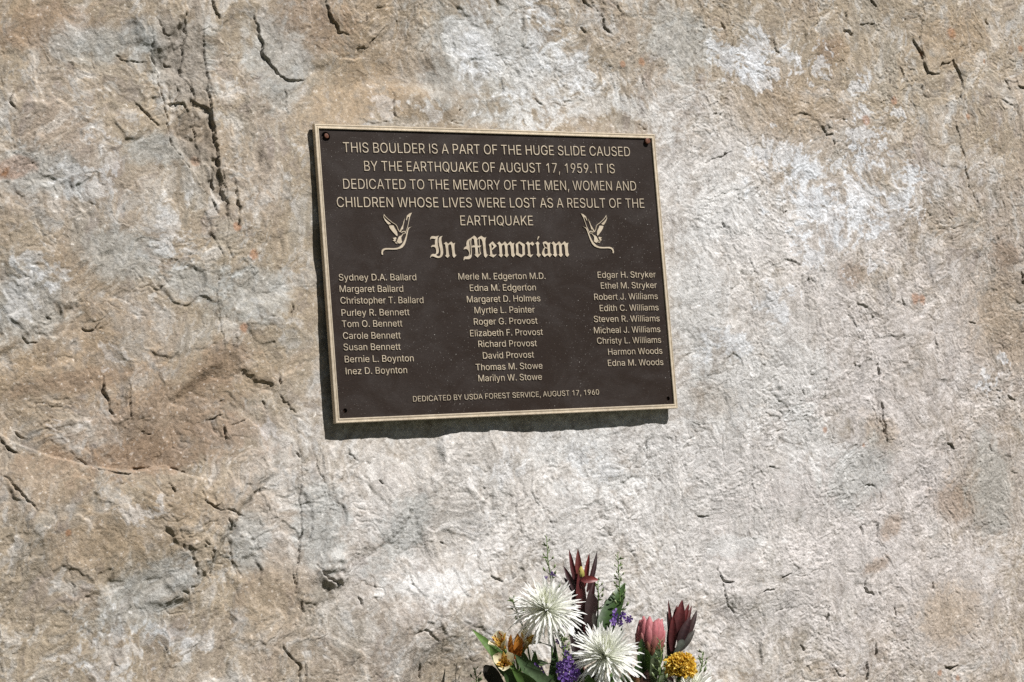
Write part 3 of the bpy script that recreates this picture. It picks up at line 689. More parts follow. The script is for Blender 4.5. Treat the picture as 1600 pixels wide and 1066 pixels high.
# ------------------------------------------------------------------ the plaque (millimetres in its own frame; y 0 is the top of the rim)
GLYPHS = {",":[188,[[38,-119,68,71,137,71,84,-119]]],".":[188,[[95,-4,83,-3,73,1,63,9,55,18,51,29,50,41,51,53,55,64,63,73,73,81,83,85,95,87,107,85,118,81,128,73,135,64,140,53,141,41,140,29,135,18,128,9,118,1,107,-3]]],"0":[453,[[227,-7,191,-3,158,7,130,24,105,48,85,77,69,113,57,155,50,202,48,254,50,306,57,353,69,395,85,431,106,461,130,484,159,502,191,512,227,516,262,512,295,502,323,484,348,461,368,431,384,395,396,353,403,306,405,254,403,202,396,155,384,113,368,77,348,48,323,24,295,7,263,-3],[227,50,250,52,271,60,290,74,306,92,320,116,330,144,338,176,342,213,344,254,342,295,338,332,330,365,320,393,306,416,290,435,271,449,250,457,227,460,203,457,182,449,163,435,147,416,134,393,123,365,115,332,111,295,109,254,111,213,115,176,123,144,134,116,147,92,163,74,182,60,203,52]]],"1":[453,[[238,0,238,420,170,372,118,346,118,408,196,450,262,511,300,511,300,0]]],"5":[453,[[221,-7,192,-5,165,1,140,11,118,25,99,41,83,60,71,82,63,105,60,130,122,130,125,115,130,102,138,89,173,60,221,50,241,51,259,56,276,64,291,75,304,89,314,104,322,122,326,141,328,162,326,183,321,203,314,221,303,237,290,251,275,262,257,270,238,275,218,277,167,268,128,246,67,253,96,509,366,509,366,452,151,452,134,301,136,301,178,325,229,334,252,332,274,328,294,321,313,311,330,299,345,285,358,269,370,251,379,231,386,210,390,187,391,163,388,132,381,102,369,76,352,52,332,32,309,15,282,3,253,-4]]],"6":[453,[[226,-7,196,-4,168,3,142,15,119,31,100,51,84,74,73,101,66,130,64,162,65,187,71,212,80,239,137,340,252,509,322,509,151,261,145,261,165,288,196,307,235,314,265,312,291,305,316,295,337,280,355,262,370,240,380,215,387,187,389,157,387,127,379,98,368,73,352,50,333,30,310,14,284,3,257,-4],[226,48,245,50,263,55,279,63,293,73,304,86,314,101,322,119,326,137,327,157,326,178,322,196,314,213,304,228,293,241,279,251,263,259,245,264,226,265,207,264,190,259,174,252,160,241,148,229,138,214,131,197,126,179,125,158,126,138,131,119,138,102,148,86,160,73,174,63,190,55,207,50]]],"7":[453,[[97,0,323,448,323,452,62,452,62,509,391,509,391,449,165,0]]],"9":[453,[[226,516,256,513,285,506,310,494,333,478,352,458,368,434,380,408,387,378,389,347,387,322,382,296,373,270,315,168,200,0,130,0,301,248,307,248,287,221,257,202,218,195,188,197,161,203,137,214,116,229,98,247,83,269,72,294,66,321,64,352,66,382,73,411,85,436,101,459,120,479,143,494,168,506,196,513],[226,460,207,459,190,454,174,446,160,435,148,423,138,407,131,390,127,372,125,352,127,331,131,313,138,295,148,280,160,268,174,257,190,250,207,245,226,243,245,245,263,249,279,257,293,267,305,280,314,295,322,312,326,330,327,350,326,371,322,390,314,407,305,422,293,435,279,446,263,454,245,459]]],"A":[480,[[16,0,201,509,276,509,463,0,395,0,287,302,264,372,232,478,245,478,213,371,191,302,85,0],[110,142,110,199,370,199,370,142]]],"B":[456,[[60,0,60,509,241,509,274,507,304,501,329,491,350,477,367,461,381,442,390,421,396,398,398,374,397,353,393,336,387,320,356,286,315,267,315,262,331,260,347,254,363,245,378,234,391,220,402,203,411,184,416,161,418,136,416,111,410,88,400,67,386,48,368,31,344,18,317,8,284,2,247,0],[125,57,245,57,281,60,309,67,330,80,344,96,353,115,355,137,354,153,350,169,342,184,333,197,320,209,306,218,289,225,269,229,248,231,125,231],[125,285,238,285,288,296,302,304,314,314,323,326,330,340,335,355,336,372,333,393,326,412,313,429,294,442,270,449,240,452,125,452]]],"C":[510,[[267,-7,225,-3,186,7,150,25,119,49,92,79,70,115,53,157,44,203,40,254,44,305,53,352,70,393,92,429,119,459,150,484,186,501,225,512,267,516,340,504,362,496,383,485,402,471,419,456,435,438,448,418,459,397,467,373,473,348,408,348,389,395,357,428,315,449,267,456,237,453,209,445,184,432,161,414,141,391,125,364,113,332,106,295,103,254,106,213,113,177,125,145,141,117,161,94,184,76,210,63,237,56,267,53,315,60,357,81,389,114,408,160,473,160,467,135,459,112,448,91,435,71,420,53,402,38,383,24,363,13,341,5,317,-2,293,-6]]],"D":[502,[[219,0,96,0,96,57,215,57,254,60,288,68,318,81,343,99,363,122,379,149,390,181,397,216,399,255,397,294,390,329,379,361,364,388,344,410,320,428,291,441,258,449,221,452,93,452,93,509,225,509,273,505,315,495,353,478,385,455,412,426,433,391,449,351,458,306,462,255,458,205,449,159,433,119,411,83,384,54,351,31,312,14,268,3],[125,509,125,0,60,0,60,509]]],"E":[419,[[60,0,60,509,372,509,372,452,125,452,125,286,355,286,355,229,125,229,125,57,375,57,375,0]]],"F":[410,[[60,0,60,509,369,509,369,452,125,452,125,278,346,278,346,221,125,221,125,0]]],"G":[520,[[269,-7,225,-3,185,7,149,25,118,49,91,79,69,116,53,157,43,203,40,254,43,305,53,352,69,393,91,429,117,459,149,484,184,501,223,512,265,516,291,514,316,510,340,504,363,494,384,483,403,469,421,453,436,436,449,416,460,395,468,373,474,349,408,349,387,393,356,427,315,448,265,456,236,453,209,445,183,432,160,414,141,392,125,364,113,332,106,295,103,254,106,213,113,177,125,145,141,117,161,95,184,76,210,63,238,56,269,53,296,55,322,61,345,71,365,85,382,102,396,123,407,147,413,173,415,202,434,199,283,199,283,256,478,256,478,200,475,160,466,124,451,91,431,62,406,38,377,19,344,5,308,-4]]],"H":[517,[[60,0,60,509,125,509,125,289,392,289,392,509,457,509,457,0,392,0,392,232,125,232,125,0]]],"I":[185,[[60,0,60,509,125,509,125,0]]],"J":[396,[[185,-7,143,-2,106,11,75,33,52,63,38,100,33,145,33,173,98,173,98,145,100,117,108,93,122,74,139,61,160,53,185,50,209,53,230,61,248,74,261,93,269,117,272,145,272,509,336,509,336,145,332,100,318,63,294,33,263,11,227,-2]]],"K":[467,[[104,145,104,216,139,261,174,303,212,344,364,509,448,509,231,276,228,276],[60,0,60,509,125,509,125,334,124,225,125,193,125,0],[372,0,188,259,228,309,449,0]]],"L":[393,[[60,0,60,509,125,509,125,57,361,57,361,0]]],"M":[628,[[60,0,60,509,152,509,277,187,287,159,299,123,311,84,322,49,307,49,318,83,330,121,342,158,352,187,476,509,568,509,568,0,504,0,504,291,504,327,505,369,506,413,507,457,513,457,498,409,482,363,467,322,456,291,342,0,286,0,170,291,159,321,145,361,129,408,112,457,119,457,120,416,121,372,122,328,122,291,122,0]]],"N":[523,[[60,0,60,509,136,509,343,183,363,151,388,107,414,55,405,54,401,108,399,157,399,195,399,509,463,509,463,0,387,0,202,290,177,331,148,381,108,452,119,454,122,384,124,328,125,291,125,0]]],"O":[533,[[267,-7,225,-3,186,7,150,25,119,49,92,79,70,115,53,157,44,203,40,254,44,305,53,352,70,393,92,429,119,459,150,484,186,501,225,512,267,516,309,512,348,501,384,484,415,459,442,429,464,393,480,352,490,305,493,254,490,203,480,157,464,115,442,79,415,49,384,25,348,7,309,-3],[267,53,296,55,324,63,349,76,372,94,392,116,408,144,420,176,428,213,430,254,428,295,420,332,408,365,392,392,372,415,349,433,324,446,296,453,267,456,237,453,210,445,184,433,161,415,142,392,125,364,113,332,106,295,103,254,106,213,113,176,125,144,142,117,161,94,184,76,210,63,237,55]]],"P":[445,[[60,0,60,509,235,509,272,506,305,499,332,487,356,471,375,452,390,430,400,404,407,377,409,348,407,318,400,291,390,265,375,243,356,223,332,207,305,195,272,188,235,186,109,186,109,242,233,242,257,244,279,248,297,256,312,266,324,279,333,294,339,310,343,328,344,348,343,367,339,385,333,402,324,416,312,428,297,439,279,446,257,451,232,452,125,452,125,0]]],"Q":[533,[[245,159,313,159,369,85,384,65,468,-48,401,-48,346,27,331,46],[267,-7,225,-3,186,7,150,25,119,49,92,79,70,115,53,157,44,203,40,254,44,305,53,352,70,393,92,429,119,459,150,484,186,501,225,512,267,516,309,512,348,501,384,484,415,459,442,429,464,393,480,352,490,305,493,254,490,203,480,157,464,115,442,79,415,49,384,25,348,7,309,-3],[267,53,296,55,324,63,349,76,372,94,392,116,408,144,420,176,428,213,430,254,428,295,420,332,408,365,392,392,372,415,349,433,324,446,296,453,267,456,237,453,210,445,184,433,161,415,142,392,125,364,113,332,106,295,103,254,106,213,113,176,125,144,142,117,161,94,184,76,210,63,237,55]]],"R":[449,[[60,0,60,509,236,509,273,506,305,500,333,489,356,473,376,455,390,433,401,408,407,381,409,352,407,323,401,296,390,271,376,250,356,232,333,217,305,206,273,200,236,198,96,198,96,255,234,255,258,256,280,260,298,267,313,276,325,287,334,300,340,316,344,333,345,352,344,371,340,389,334,405,325,419,313,430,298,440,279,446,258,451,233,452,125,452,125,0],[353,0,230,229,303,229,428,0]]],"S":[447,[[224,-9,188,-7,156,-1,128,9,102,23,81,40,64,60,51,83,42,109,38,137,104,137,108,118,114,102,123,88,136,76,150,66,166,59,224,49,246,50,267,54,286,60,303,69,317,79,329,92,338,106,344,122,346,139,344,154,340,168,332,179,296,205,245,222,184,239,145,253,112,269,86,289,67,313,56,341,52,372,54,400,62,425,75,448,92,468,113,484,138,498,165,508,195,514,227,516,259,514,289,508,316,498,340,484,360,468,377,449,390,427,398,403,401,378,337,378,332,402,320,421,302,437,280,449,254,456,225,459,204,457,185,454,167,448,152,440,139,430,129,418,121,405,117,391,115,376,117,359,122,345,131,334,169,308,212,293,264,279,312,264,359,238,395,198,402,180,407,161,408,139,406,112,399,87,386,64,370,43,349,25,323,11,294,0,261,-7]]],"T":[449,[[32,452,32,509,417,509,417,452,257,452,257,0,193,0,193,452]]],"U":[517,[[259,-8,220,-6,186,2,154,15,126,33,103,55,85,80,71,108,63,140,60,173,60,509,124,509,124,178,126,155,132,133,141,113,153,95,169,80,187,68,208,59,232,53,259,52,285,53,309,59,331,68,349,80,364,95,377,113,385,133,391,155,393,178,393,509,457,509,457,173,454,140,446,108,433,80,414,55,391,33,363,15,332,2,297,-6]]],"V":[480,[[204,0,16,509,84,509,192,206,215,137,248,31,235,31,267,138,290,206,395,509,463,509,278,0]]],"W":[686,[[155,0,16,509,82,509,163,196,175,145,187,94,197,40,189,40,200,94,211,145,224,196,306,509,380,509,462,196,474,145,486,94,497,40,488,40,499,94,510,145,523,196,603,509,670,509,530,0,455,0,368,323,351,391,336,475,350,475,335,395,318,323,230,0]]],"Y":[472,[[203,0,203,208,16,509,91,509,192,344,222,292,250,230,224,230,251,293,280,344,381,509,455,509,268,208,268,0]]],"a":[389,[[160,-9,137,-7,115,-3,94,5,76,15,60,29,48,45,38,63,32,84,30,108,32,128,36,146,43,161,53,174,64,184,78,193,125,211,178,220,234,227,265,235,271,240,274,246,276,255,276,257,267,297,240,322,196,331,149,322,118,301,100,274,41,291,51,313,64,331,79,346,95,358,114,368,133,375,194,384,239,379,286,360,300,350,312,336,322,320,330,301,335,278,337,251,337,0,277,0,277,52,272,52,252,25,215,1],[170,45,192,47,211,51,228,59,242,68,254,80,263,93,270,108,274,122,276,138,276,190,259,182,231,176,200,171,175,168,134,159,103,139,97,130,93,118,92,105,102,72,130,52]]],"b":[424,[[229,-8,208,-7,189,-3,172,4,138,31,118,59,112,59,112,0,53,0,53,509,114,509,114,319,118,319,137,346,171,373,188,379,207,383,229,384,259,382,287,374,313,361,335,342,354,320,370,293,381,261,388,227,390,189,388,151,381,116,370,84,355,57,336,34,313,16,288,3,260,-6],[220,47,242,49,262,55,279,66,294,80,306,97,316,117,323,139,327,163,328,189,327,215,323,239,316,261,307,281,295,298,280,311,262,322,243,328,220,330,198,328,178,322,161,312,147,299,134,282,125,263,118,241,114,216,113,189,114,162,118,138,125,115,135,95,147,78,162,65,179,55,198,49]]],"c":[396,[[207,-8,174,-5,144,3,117,16,93,35,72,58,56,85,44,116,37,150,34,187,37,225,44,260,56,291,72,318,93,341,117,360,144,374,174,382,207,384,260,377,305,356,340,322,362,277,303,262,290,289,270,311,242,325,207,330,184,328,163,321,145,310,130,296,118,278,108,258,102,236,98,212,96,187,98,163,102,139,108,117,118,97,130,80,145,66,163,55,184,49,207,46,243,52,271,66,292,89,304,117,363,102,341,56,306,21,261,-1]]],"d":[424,[[195,-8,165,-6,137,3,111,16,89,34,70,57,55,84,43,116,36,151,34,189,36,227,43,261,55,293,70,320,89,342,112,361,137,374,165,382,196,384,218,383,237,379,253,373,287,346,306,319,311,319,311,509,372,509,372,0,313,0,313,59,307,59,287,31,252,4,236,-3,217,-7],[205,47,226,49,246,55,263,65,278,78,290,95,299,115,306,138,310,162,312,189,310,216,306,241,300,263,290,282,278,299,263,312,246,322,227,328,205,330,182,328,162,322,145,311,130,298,118,281,108,261,102,239,98,215,96,189,98,163,102,139,109,117,118,97,130,80,145,66,162,55,182,49]]],"e":[404,[[212,-8,177,-5,145,3,117,16,92,35,72,58,56,85,44,116,37,150,34,187,36,224,44,258,55,290,71,317,91,340,115,359,142,373,172,382,205,384,266,374,285,366,303,355,319,341,334,324,347,305,357,282,365,256,370,227,371,194,371,169,75,169,75,221,338,221,310,202,308,226,304,248,298,269,288,286,277,301,263,314,246,323,227,328,205,330,183,328,164,323,146,313,131,301,119,286,109,270,102,251,97,231,96,211,96,178,98,151,102,127,110,106,121,88,135,73,151,61,169,53,190,48,212,46,254,53,285,73,306,105,365,91,358,72,348,55,335,39,320,26,302,14,283,4,261,-3,237,-7]]],"g":[425,[[207,-151,180,-149,156,-146,134,-140,82,-110,51,-69,101,-41,122,-66,154,-88,207,-97,236,-95,261,-87,282,-75,298,-58,308,-34,311,-6,311,68,306,68,287,41,252,16,236,10,217,6,195,5,165,7,138,14,113,27,90,43,71,65,55,90,43,120,36,154,34,191,36,229,43,263,55,293,71,320,90,342,112,361,138,374,166,382,196,384,218,383,237,379,253,373,288,346,308,319,313,319,313,379,372,379,372,-9,370,-40,363,-67,350,-90,334,-109,314,-124,291,-136,265,-144,237,-149],[205,59,227,61,246,66,264,75,278,87,290,103,300,121,307,142,311,166,312,193,311,219,307,242,300,264,291,283,279,299,264,312,247,322,227,328,205,330,182,328,163,322,145,312,130,298,118,282,109,262,102,241,98,218,96,193,98,167,102,144,109,123,118,104,131,88,145,76,163,66,183,61]]],"h":[410,[[114,227,114,0,53,0,53,509,114,509,114,287,102,287,116,319,132,344,152,362,175,374,200,382,227,384,252,383,275,377,295,369,313,356,328,340,341,321,350,298,355,271,357,240,357,0,296,0,296,235,293,263,286,286,273,304,256,318,235,326,210,329,192,328,176,324,161,317,147,308,136,297,126,283,119,266,115,248]]],"i":[167,[[53,0,53,379,114,379,114,0],[84,443,73,444,63,448,54,455,47,463,43,472,41,483,43,494,47,504,54,512,63,518,73,522,84,524,95,522,105,518,114,512,121,504,125,494,126,483,125,472,121,463,114,455,105,448,95,444]]],"k":[381,[[110,137,110,212,121,212,284,379,360,379,184,199,177,199],[53,0,53,509,114,509,114,0],[294,0,148,186,191,229,372,0]]],"l":[172,[[56,0,56,509,116,509,116,0]]],"m":[610,[[53,0,53,379,112,379,112,295,108,295,114,314,122,331,132,346,172,376,219,386,245,383,268,375,287,361,303,342,314,320,321,295,312,295,318,312,326,329,337,343,381,375,437,386,458,385,478,380,497,372,514,361,529,346,541,328,550,307,555,283,557,255,557,0,496,0,496,254,493,279,485,298,473,313,456,323,438,329,419,330,402,329,387,326,374,320,345,290,335,247,335,0,274,0,274,260,272,280,265,297,253,311,238,322,220,328,199,330,158,320,145,312,135,302,126,289,119,274,115,257,114,238,114,0]]],"n":[410,[[114,227,114,0,53,0,53,379,112,379,112,287,102,287,116,319,132,344,152,362,175,374,200,382,227,384,252,383,275,377,295,369,313,356,328,340,341,321,350,298,355,271,357,240,357,0,296,0,296,235,293,263,286,286,273,304,256,318,235,326,210,329,192,328,176,324,161,317,147,308,136,297,126,283,119,266,115,248]]],"o":[415,[[207,-8,174,-5,144,3,117,16,93,35,72,58,56,85,44,116,37,150,34,187,37,225,44,260,56,291,72,318,93,341,117,360,144,374,174,382,207,384,241,382,271,374,299,360,323,341,343,318,359,291,371,260,379,225,381,187,379,150,371,116,359,85,343,58,323,35,299,16,271,3,241,-5],[207,46,231,49,252,55,270,66,285,80,298,97,307,117,314,139,318,163,319,187,318,212,314,236,307,258,298,278,285,296,270,310,252,321,231,328,207,330,184,328,163,321,145,310,130,296,118,278,108,258,102,236,98,212,96,187,98,163,102,139,108,117,118,97,130,80,145,66,163,55,184,49]]],"p":[424,[[53,-143,53,379,112,379,112,319,118,319,137,346,171,373,188,379,207,383,229,384,259,382,287,374,313,361,335,342,354,320,370,293,381,261,388,227,390,189,388,151,381,116,370,84,355,57,336,34,313,16,288,3,260,-6,229,-8,208,-7,189,-3,173,4,138,31,118,59,114,59,114,-143],[220,47,242,49,262,55,279,66,294,80,306,97,316,117,323,139,327,163,328,189,327,215,323,239,316,261,307,281,295,298,280,311,262,322,243,328,220,330,198,328,178,322,161,312,147,299,134,282,125,263,118,241,114,216,113,189,114,162,118,138,125,115,135,95,147,78,162,65,179,55,198,49]]],"r":[259,[[53,0,53,379,112,379,112,321,115,321,124,339,137,354,152,367,171,377,191,383,213,385,229,384,243,384,243,322,230,324,207,326,190,324,174,321,159,315,146,306,135,296,126,284,119,269,115,254,114,237,114,0]]],"s":[365,[[182,-8,157,-7,133,-3,112,3,93,12,76,24,62,38,50,54,41,73,36,94,94,107,101,87,111,72,124,60,141,52,160,47,181,45,206,47,227,53,244,62,258,74,265,88,268,103,266,115,262,126,254,136,243,144,229,150,212,155,149,170,118,180,92,192,72,208,58,227,50,249,47,274,49,295,55,314,65,332,79,347,95,360,115,370,137,378,161,383,187,384,212,383,234,379,254,372,271,363,286,352,299,339,324,290,268,277,262,291,254,304,243,316,228,325,210,331,187,333,166,331,147,326,131,317,119,305,111,292,109,277,110,264,115,253,124,243,172,223,229,209,261,200,287,187,306,171,320,153,328,131,331,107,329,85,323,65,312,47,298,31,281,18,260,6,236,-2,210,-7]]],"t":[227,[[204,379,204,327,6,327,6,379],[65,471,126,471,126,98,127,83,130,70,136,61,144,55,156,51,170,50,185,51,202,54,213,2,192,-3,168,-4,138,-1,113,7,92,21,77,41,68,64,65,93]]],"u":[410,[[182,-5,158,-3,135,2,115,11,97,23,82,39,69,59,60,82,54,109,53,139,53,379,114,379,114,144,116,117,124,94,137,75,154,61,175,53,200,50,218,51,234,55,249,62,263,71,274,83,283,97,290,113,295,132,296,153,296,379,357,379,357,0,298,0,298,92,307,92,294,60,277,35,257,17,234,5,209,-3]]],"v":[389,[[163,0,17,379,84,379,165,155,187,87,206,21,184,21,203,87,224,155,305,379,371,379,226,0]]],"w":[567,[[138,0,23,379,87,379,133,214,154,137,175,41,165,41,186,135,206,214,252,379,316,379,362,214,382,136,402,41,391,41,413,135,434,214,480,379,545,379,429,0,368,0,319,172,305,225,291,280,277,338,291,338,277,280,263,225,248,172,199,0]]],"y":[389,[[47,-139,61,-86,71,-87,104,-89,130,-74,151,-36,163,-1,17,379,84,379,165,155,187,87,206,21,184,21,202,87,224,155,305,379,371,379,204,-58,177,-107,139,-136,91,-145,65,-143]]],"z":[380,[[42,0,42,46,254,320,254,323,48,323,48,379,333,379,333,331,126,60,126,56,339,56,339,0]]]," ":[188,[]]}
HEADING = (19.0, [
 ('THIS BOULDER IS A PART OF THE HUGE SLIDE CAUSED', -323.5, 224.4, 317.1, 230.3),
 ('BY THE EARTHQUAKE OF AUGUST 17, 1959. IT IS', -282.6, 190.3, 277.0, 195.2),
 ('DEDICATED TO THE MEMORY OF THE MEN, WOMEN AND', -329.0, 155.9, 324.9, 161.2),
 ('CHILDREN WHOSE LIVES WERE LOST AS A RESULT OF THE', -344.8, 121.7, 341.0, 126.5),
 ('EARTHQUAKE', -85.5, 89.1, 76.6, 89.9),
])
NAMES_ONE = (12.3, [
 ('Sydney D.A. Ballard', -351.8, -14.6, -190.1, -15.2),
 ('Margaret Ballard', -351.8, -35.8, -219.6, -36.8),
 ('Christopher T. Ballard', -351.8, -57.2, -178.4, -58.4),
 ('Purley R. Bennett', -351.5, -79.8, -210.0, -80.7),
 ('Tom O. Bennett', -352.4, -100.5, -226.8, -101.5),
 ('Carole Bennett', -351.8, -122.2, -232.3, -123.7),
 ('Susan Bennett', -352.4, -143.1, -234.1, -144.9),
 ('Bernie L. Boynton', -351.8, -165.4, -208.5, -166.9),
 ('Inez D. Boynton', -351.5, -187.3, -224.2, -188.5),
])
NAMES_TWO = (12.3, [
 ('Merle M. Edgerton M.D.', -99.2, -14.6, 94.9, -14.7),
 ('Edna M. Edgerton', -76.1, -36.6, 71.0, -36.7),
 ('Margaret D. Holmes', -84.4, -58.2, 79.3, -58.0),
 ('Myrtle L. Painter', -69.6, -79.3, 64.4, -79.7),
 ('Roger G. Provost', -73.0, -101.0, 68.7, -101.3),
 ('Elizabeth F. Provost', -83.1, -122.9, 78.9, -123.3),
 ('Richard Provost', -66.9, -143.7, 63.2, -144.7),
 ('David Provost', -58.9, -166.0, 54.7, -166.5),
 ('Thomas M. Stowe', -76.7, -187.6, 71.8, -188.3),
 ('Marilyn W. Stowe', -72.7, -208.7, 68.6, -209.7),
])
NAMES_THREE = (12.3, [
 ('Edgar H. Stryker', 215.9, -13.5, 354.1, -13.4),
 ('Ethel M. Stryker', 221.3, -34.8, 354.4, -34.8),
 ('Robert J. Williams', 203.5, -56.9, 354.6, -57.0),
 ('Edith C. Williams', 214.3, -79.2, 354.3, -79.5),
 ('Steven R. Williams', 198.5, -100.5, 354.5, -101.5),
 ('Micheal J. Williams', 196.6, -122.6, 353.9, -123.0),
 ('Christy L. Williams', 201.8, -143.2, 353.7, -144.4),
 ('Harmon Woods', 225.5, -165.5, 354.4, -166.3),
 ('Edna M. Woods', 222.9, -187.4, 354.6, -188.8),
])
DEDICATION = (10.3, [
 ('DEDICATED BY USDA FOREST SERVICE, AUGUST 17, 1960', -216.2, -242.0, 196.7, -242.5),
])
